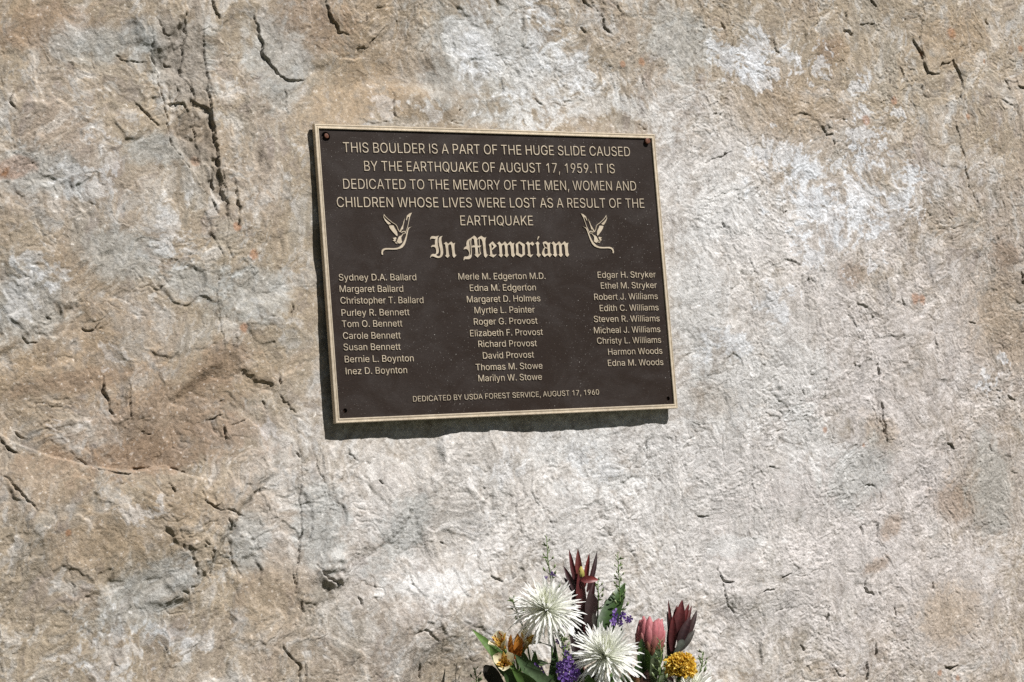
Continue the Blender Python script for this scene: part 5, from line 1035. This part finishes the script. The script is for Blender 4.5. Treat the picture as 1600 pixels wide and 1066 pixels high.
conebush('dark red conebush stem with a yellow cone, tallest of the bouquet', [
    ((905, 925), (903, 857), 13, .004, .010, BURG_R, (.15, .04, .03), E_),
    ((900, 915), (889, 858), 8, .0, .010, BURG, BURG_R, E_),
    ((913, 918), (921, 864), 9, .0, .0, BURG_R, (.26, .05, .045), dict(prof=P_LANCE, sag=-.05, cup=.4, side=-.4)),
    ((917, 925), (933, 861), 9, .006, .012, BURG, BURG_D, dict(prof=P_LANCE, sag=.08, cup=.4, side=.5)),
    ((908, 906), (935, 906), 12, -.01, -.02, BURG_R, (.24, .045, .04), dict(prof=P_BROAD, sag=.22, cup=.3)),
    ((902, 930), (880, 884), 10, -.004, .01, BURG_D, BURG, dict(prof=P_LANCE, sag=.10, cup=.4)),
    ((896, 925), (881, 902), 7, .004, .02, BURG_D, BURG_D, E_),
    ((903, 960), (898, 905), 15, .004, .004, BURG_D, BURG, E_),
    ((910, 965), (905, 890), 16, -.006, -.006, BURG, BURG_R, E_),
    ((914, 975), (930, 900), 12, .0, .008, BURG_D, BURG, E_),
    ((908, 985), (893, 935), 15, -.004, -.010, BURG_D, BURG_D, E_),
    ((913, 992), (914, 935), 15, .008, .006, BURG, BURG_D, E_),
    ((918, 1005), (926, 928), 21, -.016, -.018, BURG_D, (.04, .02, .018), dict(prof=P_OBOV, sag=.08, cup=.25)),
    ((932, 1000), (928, 958), 9, -.022, -.03, (.05, .045, .04), (.10, .09, .08), dict(prof=P_OBOV, sag=.06, cup=.25)),
    ((915, 1020), (891, 965), 15, .0, .0, BURG_D, BURG_D, E_),
    ((905, 1010), (888, 970), 10, .0, .02, BURG_D, BURG_D, E_),
    ((912, 1040), (908, 975), 17, .0, -.004, BURG_D, BURG, E_),
], (911, 985), -.17, ((908, 908), (908, 885), 5.5))
conebush('dark burgundy conebush stem at the right end of the bouquet', [
    ((1056, 1000), (1066, 937), 19, .0, .0, BURG, (.16, .035, .035), dict(prof=P_LANCE, sag=.06, cup=.45)),
    ((1052, 990), (1058, 945), 11, .006, .012, BURG, BURG_R, E_),
    ((1062, 990), (1077, 942), 9, .0, .0, BURG_R, BURG_R, E_),
    ((1064, 1000), (1081, 946), 9, .006, .01, BURG, (.14, .05, .045), E_),
    ((1066, 1005), (1089, 953), 12, -.01, -.012, BURG, (.05, .035, .03), dict(prof=P_LANCE, sag=.12, cup=.4, side=.4)),
    ((1060, 1008), (1079, 963), 15, -.016, -.018, BURG_D, (.055, .02, .022), dict(prof=P_LANCE, sag=.06, cup=.3)),
    ((1050, 992), (1044, 937), 6, .004, .01, BURG, BURG_R, E_),
    ((1048, 1000), (1042, 953), 6, .004, .01, BURG_D, BURG_D, E_),
    ((1044, 1025), (1045, 975), 7, .0, .0, BURG_D, BURG_D, E_),
    ((1050, 1018), (1052, 960), 13, -.006, -.006, BURG, BURG_R, E_),
    ((1060, 1018), (1086, 984), 13, -.014, -.02, (.04, .035, .03), (.07, .065, .055), dict(prof=P_LANCE, sag=.10, cup=.3)),
    ((1052, 1025), (1068, 1000), 12, -.02, -.026, (.06, .07, .055), (.09, .10, .08), dict(prof=P_OBOV, sag=.06, cup=.3)),
    ((1046, 1045), (1048, 990), 12, .0, .0, BURG_D, BURG_D, E_),
], (1054, 1012), -.15, None)

# protea bud
root = flower('protea_bud', 'closed pink protea bud beside the burgundy conebush stem', 'flower')
pb = at(1013, 1034, -.20); pt = at(1018, 969, -.195)
axp = (pt - pb); PL = axp.length; axp.normalize(); up_ = axp.orthogonal().normalized(); wp_ = axp.cross(up_)
Rm = 24 * PXM
Rp = lambda s: Rm * math.sin(math.pi * (.13 + .60 * min(s, 1.0))) ** .9
core = MB(); tube(core, [pb + axp * PL * k / 10 * .93 for k in range(11)], [Rp(k / 10) * .84 for k in range(11)], (.18, .07, .05), 20, (.36, .12, .10))
core.build('flower_core', M_SOFT, root)
mbp = MB()
for r in range(6):
    s0 = -.02 + r * .10; s1 = min(.30 + r * .165, 1.03)
    nb = 7
    for k in range(nb):
        a0 = 2 * math.pi * (k + .5 * (r % 2)) / nb + rnd.uniform(-.12, .12)
        s1j = s1 + rnd.uniform(-.035, .03); wd = Rm * rnd.uniform(.70, .84)
        vs, fs, cs = [], [], []
        nn_ = 9
        for i in range(nn_ + 1):
            t = i / nn_; s = s0 + (s1j - s0) * t
            rad = Rp(max(s, 0)) * (.88 + .024 * (5 - r)) + .0016 * math.sin(math.pi * t) + (.0022 * t ** 4)
            hw = wd * .5 * (math.sin(math.pi * (.22 + .76 * t)) ** .7 if t > .0 else .7)
            pink = max(0, min(1, (r - 1.0) / 2.2))
            cb = mixc((.13, .085, .04), (.38, .10, .105), pink); ct = mixc((.30, .13, .085), (.60, .20, .225), pink)
            for j in range(5):
                q = j / 4 * 2 - 1
                aa = a0 + q * hw / max(rad, .006)
                rr = rad - .0040 * q * q
                vs.append(pb + axp * (PL * s) + (up_ * math.cos(aa) + wp_ * math.sin(aa)) * rr)
                cs.append(mixc(mixc(cb, ct, t), (.66, .36, .36) if pink > .4 else (.24, .10, .06), .38 * abs(q) ** 3 + .25 * max(0, t - .8) * 5 * .4))
        for i in range(nn_):
            for j in range(4):
                fs.append([i * 5 + j, i * 5 + j + 1, (i + 1) * 5 + j + 1, (i + 1) * 5 + j])
        mbp.add(vs, fs, cs)
mbp.build('bracts', M_SOFT, root)
stem(root, pb + axp * .004, .006, .006, GREEN_D, (.12, .09, .04))
for (b, t, wd, c0, c1) in [((1012, 1070), (1004, 1012), 22, GREEN_D, GREEN), ((1016, 1075), (1030, 1014), 22, GREY_G, (.13, .19, .10)), ((1010, 1080), (1000, 1030), 16, GREEN_D, GREEN_D), ((1020, 1085), (1022, 1028), 20, (.12, .17, .09), (.2, .24, .13)), ((1000, 1075), (1003, 998), 12, GREEN_D, GREEN_D)]:
    mb = MB(); leaf_px(mb, b, t, wd, -.205, -.225, c0, c1, P_OBOV, .1, .3, 1.0, rnd.uniform(-.3, .3)); mb.build('leaf', M_LEAF, root)

# yellow cockscomb
root = flower('cockscomb', 'golden yellow ruffled cockscomb bloom low on the right', 'flower')
cm = at(1063, 1043, -.26); RC = 25 * PXM
mb = MB()
for i in range(430):
    z = 1 - 1.45 * (i + .5) / 430; ph = i * 2.39996
    out = (C_UP * z + (C_RIGHT * math.cos(ph) + C_TO * math.sin(ph)) * math.sqrt(max(0, 1 - z * z))).normalized()
    lump = 1 + .42 * mnoise.noise(out * 2.1 + Vector((3, 1, 0))) + .10 * mnoise.noise(out * 5)
    p = cm + out * RC * .62 * lump
    d = (out + Vector((rnd.uniform(-.5, .5), rnd.uniform(-.5, .5), rnd.uniform(-.5, .5)))).normalized()
    g = rnd.random()
    blade(mb, arc(p, d, out.orthogonal(), RC * rnd.uniform(.28, .42), rnd.uniform(-1.2, 1.2), 4), Vector((rnd.uniform(-1, 1), rnd.uniform(-1, 1), rnd.uniform(-1, 1))).normalized(), RC * rnd.uniform(.22, .36),
          lambda q: .5 + .5 * q, .5, mixc((.50, .25, .015), (.70, .42, .03), g), mixc((.84, .55, .05), (.90, .70, .18), g), 4, .45, None, rnd)
tube(mb, [cm - C_UP * RC * .55, cm - C_UP * RC * .2, cm + C_UP * RC * .25, cm + C_UP * RC * .6], [RC * .3, RC * .62, RC * .6, RC * .3], (.34, .15, .012), 14)
mb.build('bloom', M_SOFT, root)
stem(root, cm - C_UP * RC * .4, .0045, .004)

# alstroemeria: three open blooms on one cluster each on its own stalk
root = flower('alstroemeria', 'cream and orange alstroemeria cluster at the left of the bouquet', 'flower')
joint = at(812, 1062, -.20)
def lily(center, depth, axis, size, spread, yaw):
    c = at(*center, depth)
    ax = (C_RIGHT * axis[0] + C_UP * axis[1] + C_TO * axis[2]).normalized()
    u = ax.orthogonal().normalized(); w = ax.cross(u)
    head = MB()
    for k in range(6):
        outer = k % 2 == 0
        ph = k * math.pi / 3 + yaw
        out = u * math.cos(ph) + w * math.sin(ph)
        th = spread * (1.15 if outer else .8) + rnd.uniform(-.1, .1)
        d = (ax * math.cos(th) + out * math.sin(th))
        L = size * (1.0 if outer else .96)
        if outer:
            c0, c1, wd = (.68, .56, .26), (.80, .75, .54), size * .62
        else:
            c0, c1, wd = (.58, .28, .03), (.76, .54, .15), size * .34
        blade(head, arc(c - ax * size * .45, (d + ax * .6).normalized(), ax, L, .55 * spread + rnd.uniform(0, .25), 8), ax, wd, P_OBOV if outer else P_BROAD, .35, c0, c1, 4, .15, None, rnd)
    fb = head.build('bloom', M_SOFT, root)
    st = MB()
    for k in range(6):
        ph = k * 1.05; out = u * math.cos(ph) + w * math.sin(ph)
        p = arc(c - ax * size * .35, ax + out * .16, ax, size * .75, rnd.uniform(.0, .5), 5)
        tube(st, p, .0008, (.55, .30, .05), 5, (.60, .42, .10))
        tube(st, [p[-1], p[-1] + ax * .004], .0014, (.35, .13, .03), 5)
    st.build('stamen', M_SOFT, root)
    ped = MB(); a = joint; b = c - ax * size * .45
    tube(ped, bez(a, (a + b) / 2 + Vector((0, 0, .01)), b, 6), .0022, GREEN, 6, GREEN_P)
    tube(ped, [b - ax * .006, b, b + ax * .006], [.002, .0042, .003], GREEN, 7, GREEN_P)
    ped.build('flower_stalk', M_STEM, root)
lily((783, 1006), -.225, (-.35, .75, .45), .038, .42, .2)
lily((788, 1036), -.25, (-.1, .45, .85), .036, .50, .7)
lily((822, 1004), -.215, (.30, .80, .35), .038, .42, .5)
# one bloom still half closed, deeper orange
c_h = at(806, 1012, -.215); mb = MB()
for k in range(5):
    ph = k * 1.257; o_ = C_RIGHT * math.cos(ph) + C_TO * math.sin(ph)
    blade(mb, arc(c_h - C_UP * .02 + o_ * .003, C_UP + o_ * .32, C_UP, .045, -.25, 6), o_, .018, P_BROAD, .4, (.42, .12, .02), (.60, .28, .05), 4)
mb.build('bud', M_SOFT, root)
pd = MB(); tube(pd, bez(joint, (joint + c_h) / 2, c_h - C_UP * .018, 5), .0022, GREEN, 6, GREEN_P); pd.build('flower_stalk', M_STEM, root)
stem(root, joint, .0042, .0036)
for (b, t, wd, yb, yt, c0, c1, kw) in [
    ((812, 1068), (737, 983), 21, -.12, -.028, GREEN_D, (.12, .21, .05), dict(sag=.10, cup=.35, side=.5)),
    ((800, 1062), (764, 1008), 20, -.19, -.19, GREEN_D, GREEN, dict(sag=.12, cup=.3)),
    ((862, 1085), (804, 1022), 25, -.23, -.235, GREY_G, (.09, .15, .065), dict(sag=.05, cup=.2)),
    ((880, 1090), (818, 1040), 22, -.235, -.245, GREY_G, GREY_G, dict(sag=.05, cup=.2)),
    ((845, 1090), (800, 1046), 24, -.24, -.26, GREEN_D, GREEN, dict(sag=.10, cup=.3)),
    ((835, 1060), (836, 1016), 12, -.20, -.20, GREEN, GREEN, dict(sag=.10, cup=.3)),
    ((822, 1085), (786, 1050), 26, -.235, -.255, GREEN_D, GREEN_D, dict(sag=.10, cup=.3)),
    ((828, 1058), (818, 1018), 12, -.205, -.21, GREEN_D, GREEN, dict(sag=.10, cup=.3))]:
    mb = MB(); leaf_px(mb, b, t, wd, yb, yt, c0, c1, **kw); mb.build('leaf', M_LEAF, root)

# larkspur: violet florets below a spire of green buds
def larkspur(label, line, depth, n_bud, florets, bud_from=.0, lean=.75):
    root = flower('larkspur', label, 'flower', 'larkspur spikes in the bouquet')
    pts = [at(*p, depth) for p in line]
    mb = MB(); tube(mb, pts, [.0016 - .0009 * k / (len(pts) - 1) for k in range(len(pts))], GREEN, 6, GREEN_P)
    mb.build('spike', M_STEM, root)
    bd = MB()
    tot = len(pts) - 1
    for i in range(n_bud):
        t = bud_from + (1 - bud_from) * (i + .5) / n_bud
        q = t * tot; k = min(int(q), tot - 1); p = pts[k] + (pts[k + 1] - pts[k]) * (q - k)
        ph = i * 2.4; o_ = C_RIGHT * math.cos(ph) + C_TO * math.sin(ph)
        L = .014 * (1.15 - t)+ .003; sz = .0042 * (1.2 - .8 * t)
        e = p + (o_ * .9 + C_UP * .7).normalized() * L
        tube(bd, [p, e], .0006, GREEN, 5, GREEN_P)
        d = (o_ * .5 + C_UP).normalized()
        tube(bd, [e - d * sz * .4, e + d * sz * .3, e + d * sz * 1.1, e + d * sz * 1.9], [sz * .3, sz * .62, sz * .5, sz * .1], (.20, .27, .10), 7, (.30, .36, .20))
        if i % 3 == 0:
            blade(bd, arc(p, o_ + C_UP * .5, C_UP, .013, .4, 4), C_TO, .003, P_LANCE, .2, GREEN, GREEN_P, 2)
    bd.build('buds', M_LEAF, root)
    for (fx, fy, s) in florets:
        c = at(fx, fy, depth - .012 + rnd.uniform(-.018, .014))
        mb = MB()
        ax = (C_TO + C_RIGHT * rnd.uniform(-.8, .8) + C_UP * rnd.uniform(-.4, .8)).normalized()
        u = ax.orthogonal().normalized(); w = ax.cross(u); y0 = rnd.random() * 6
        v = rnd.random()
        for k in range(5):
            ph = k * 1.2566 + y0; o_ = u * math.cos(ph) + w * math.sin(ph)
            blade(mb, arc(c, o_ + ax * rnd.uniform(.15, .6), ax, s * PXM, rnd.uniform(.1, .7), 5), ax, s * PXM * .72, P_OBOV, .3, mixc((.16, .07, .30), (.09, .035, .22), v), mixc((.30, .19, .50), (.16, .08, .36), v), 4, .2, None, rnd)
        for k in range(3):
            ph = k * 2.1 + y0; o_ = u * math.cos(ph) + w * math.sin(ph)
            blade(mb, arc(c, ax + o_ * .4, o_, s * PXM * .5, .4, 3), o_, s * PXM * .3, P_BROAD, .3, (.30, .22, .5), (.55, .50, .75), 2)
        mb.build('floret', M_SOFT, root)
        ped = MB(); tube(ped, [c, c - ax * .008 + Vector((0, 0, -.004)), pts[0] + (pts[-1] - pts[0]) * 0], .0006, GREEN, 5) if False else tube(ped, [c, c - ax * .010 - C_UP * .004], [.0006, .001], GREEN, 5, (.2, .12, .4))
        ped.build('flower_stalk', M_STEM, root)
    stem(root, pts[0], .0026, .0016, GREEN_D, GREEN, lean)
    return root
larkspur('larkspur spire with green buds and violet florets standing right of the broad leaf', [(971, 985), (970, 960), (968, 925), (967, 895), (965, 866)], -.16, 24, [(963, 958, 8), (972, 962, 8), (966, 970, 8), (958, 972, 7), (961, 964, 7), (984, 967, 6), (981, 970, 5), (970, 975, 6)], .28)
larkspur('thin larkspur spire with green bud tip rising behind the upper white chrysanthemum', [(862, 950), (861, 905), (856, 875), (854, 838)], -.15, 15, [(852, 904, 5), (863, 897, 5)], .15)
larkspur('short green larkspur sprig with small buds at the left of the upper white chrysanthemum', [(822, 995), (812, 965), (803, 945), (801, 934)], -.18, 12, [], .1)
larkspur('violet larkspur clump between the alstroemeria and the lower white chrysanthemum', [(882, 1090), (884, 1060), (886, 1030), (880, 1005), (876, 992)], -.24, 14, [(878, 1036, 8), (888, 1034, 9), (894, 1042, 9), (882, 1046, 9), (890, 1054, 10), (880, 1058, 9), (897, 1058, 9), (888, 1064, 9), (900, 1050, 8), (876, 1050, 8), (886, 1042, 8), (890, 1026, 6), (874, 1040, 6), (902, 1044, 6), (884, 1020, 5)], .45)
larkspur('small violet larkspur tuft tucked behind the alstroemeria leaves', [(846, 1090), (842, 1062), (838, 1040)], -.19, 5, [(836, 1042, 7), (842, 1048, 8), (846, 1056, 8), (838, 1050, 7), (848, 1064, 8), (840, 1058, 7)], .3)
larkspur('violet larkspur florets peeking out under the upper white chrysanthemum', [(880, 1010), (878, 985), (876, 962)], -.19, 6, [(872, 966, 8), (880, 968, 8), (876, 974, 8), (882, 976, 6), (874, 960, 7)], .1)
larkspur('loose larkspur sprig with green bud tip at the right edge of the bouquet', [(1086, 1062), (1094, 1050), (1098, 1036), (1097, 1018)], -.20, 13, [], .1)
larkspur('dark budded larkspur sprig at the far left low edge of the bouquet', [(752, 1090), (745, 1066), (742, 1044)], -.19, 9, [], .1)
larkspur('green budded larkspur sprig in front of the pink protea bud', [(1026, 1080), (1031, 1050), (1033, 1022), (1031, 1000)], -.27, 18, [], .1)
larkspur('pale larkspur sprig between the two white chrysanthemums', [(888, 1090), (884, 1030), (876, 1000), (870, 985)], -.215, 14, [(880, 1010, 5), (872, 1002, 5)], .5)
larkspur('faint pale larkspur sprig behind the dark red conebush leaves', [(934, 960), (935, 930), (934, 905)], -.13, 12, [], .1)

# broad leaf, dark leaves and filler foliage
def foliage(label, leaves, mat=None):
    root = flower('foliage_stem', label, 'foliage', 'leafy filler stems in the bouquet')
    top = None
    for (b, t, wd, yb, yt, c0, c1, kw) in leaves:
        mb = MB(); leaf_px(mb, b, t, wd, yb, yt, c0, c1, **kw); mb.build('leaf', mat or M_LEAF, root)
        top = top or at(*b, yb)
    stem(root, top, .0035, .0022)
    return root
foliage('broad upright mid green leaf right of the dark red conebush', [((941, 1000), (976, 911), 33, -.165, -.14, GREEN_D, (.055, .11, .03), dict(prof=P_BROAD, sag=.12, cup=.3, side=-.35, n=14))])
foliage('rounded leaf painted in blackish shade at the lower left of the bouquet', [((802, 1100), (757, 1040), 24, -.17, -.17, (.012, .014, .01), (.02, .018, .014), dict(prof=P_OBOV, sag=.08, cup=.2))], M_DARK)  # near-black: the shade on its back is put into the colour
DK = dict(prof=P_BROAD, sag=.12, cup=.3)
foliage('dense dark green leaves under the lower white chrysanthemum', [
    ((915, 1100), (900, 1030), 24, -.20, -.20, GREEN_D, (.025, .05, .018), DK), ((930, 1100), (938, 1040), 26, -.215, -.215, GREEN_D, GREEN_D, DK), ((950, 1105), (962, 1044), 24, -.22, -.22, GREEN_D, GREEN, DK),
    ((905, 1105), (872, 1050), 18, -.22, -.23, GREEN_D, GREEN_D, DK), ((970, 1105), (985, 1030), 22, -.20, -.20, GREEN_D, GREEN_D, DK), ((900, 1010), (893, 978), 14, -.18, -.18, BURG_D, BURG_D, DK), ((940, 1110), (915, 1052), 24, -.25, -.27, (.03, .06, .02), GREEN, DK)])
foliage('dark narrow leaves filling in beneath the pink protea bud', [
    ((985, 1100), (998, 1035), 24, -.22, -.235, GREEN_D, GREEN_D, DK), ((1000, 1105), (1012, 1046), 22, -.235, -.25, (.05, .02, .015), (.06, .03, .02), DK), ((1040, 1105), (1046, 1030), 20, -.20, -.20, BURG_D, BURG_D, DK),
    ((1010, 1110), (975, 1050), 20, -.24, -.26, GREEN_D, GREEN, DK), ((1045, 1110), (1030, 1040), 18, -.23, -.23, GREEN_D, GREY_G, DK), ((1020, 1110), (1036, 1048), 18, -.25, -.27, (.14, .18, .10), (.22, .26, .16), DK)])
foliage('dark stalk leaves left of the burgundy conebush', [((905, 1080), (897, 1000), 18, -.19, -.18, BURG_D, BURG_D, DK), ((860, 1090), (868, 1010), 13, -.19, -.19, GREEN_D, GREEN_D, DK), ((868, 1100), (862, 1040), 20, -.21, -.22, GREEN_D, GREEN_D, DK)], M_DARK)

# two brown seed heads low in the middle
def seedhead(label, center, depth, r):
    root = flower('seed_head', label, 'flower', 'brown seed heads in the bouquet')
    c = at(*center, depth); rr = r * PXM; mb = MB()
    ax = (C_UP + C_TO * .7).normalized()
    for i in range(150):
        z = 1 - 1.5 * (i + .5) / 150; ph = i * 2.39996
        u = ax.orthogonal().normalized(); w = ax.cross(u)
        o_ = (ax * z + (u * math.cos(ph) + w * math.sin(ph)) * math.sqrt(max(0, 1 - z * z))).normalized()
        blade(mb, arc(c + o_ * rr * .55, (o_ + ax * .6).normalized(), o_, rr * .55, -.4, 4), o_, rr * .34, P_LANCE, .4, (.05, .022, .012), mixc((.16, .075, .035), (.22, .13, .06), rnd.random()), 2)
    tube(mb, [c - ax * rr * .8, c - ax * rr * .3, c + ax * rr * .3, c + ax * rr * .65], [rr * .3, rr * .62, rr * .6, rr * .2], (.05, .025, .012), 12)
    mb.build('seed_cone', M_FUZZ, root)
    stem(root, c - ax * rr * .6, .004, .004, GREEN_D, (.08, .05, .02))
seedhead('round brown seed head under the lower white chrysanthemum', (928, 1056), -.25, 16)
seedhead('small brown seed head between the white chrysanthemum and the protea', (986, 1064), -.25, 13)

# thin dark wire-like stalks
root = flower('flower_stalk', 'thin dark bare stalk left of the lower white chrysanthemum', 'stalk')
mb = MB(); tube(mb, [root.location.copy(), at(905, 1060, -.2), at(893, 1010, -.19), at(889, 970, -.18)], [.0018, .0012, .001, .0008], BURG_D, 6)
mb.build('stem', M_STEM, root)
root = flower('flower_stalk', 'thin dark bare stalk leaning beside the violet tuft', 'stalk')
mb = MB(); tube(mb, [root.location.copy(), at(872, 1090, -.2), at(850, 1050, -.19), at(832, 1016, -.185)], [.0018, .0014, .0012, .001], GREEN_D, 6)
mb.build('stem', M_STEM, root)
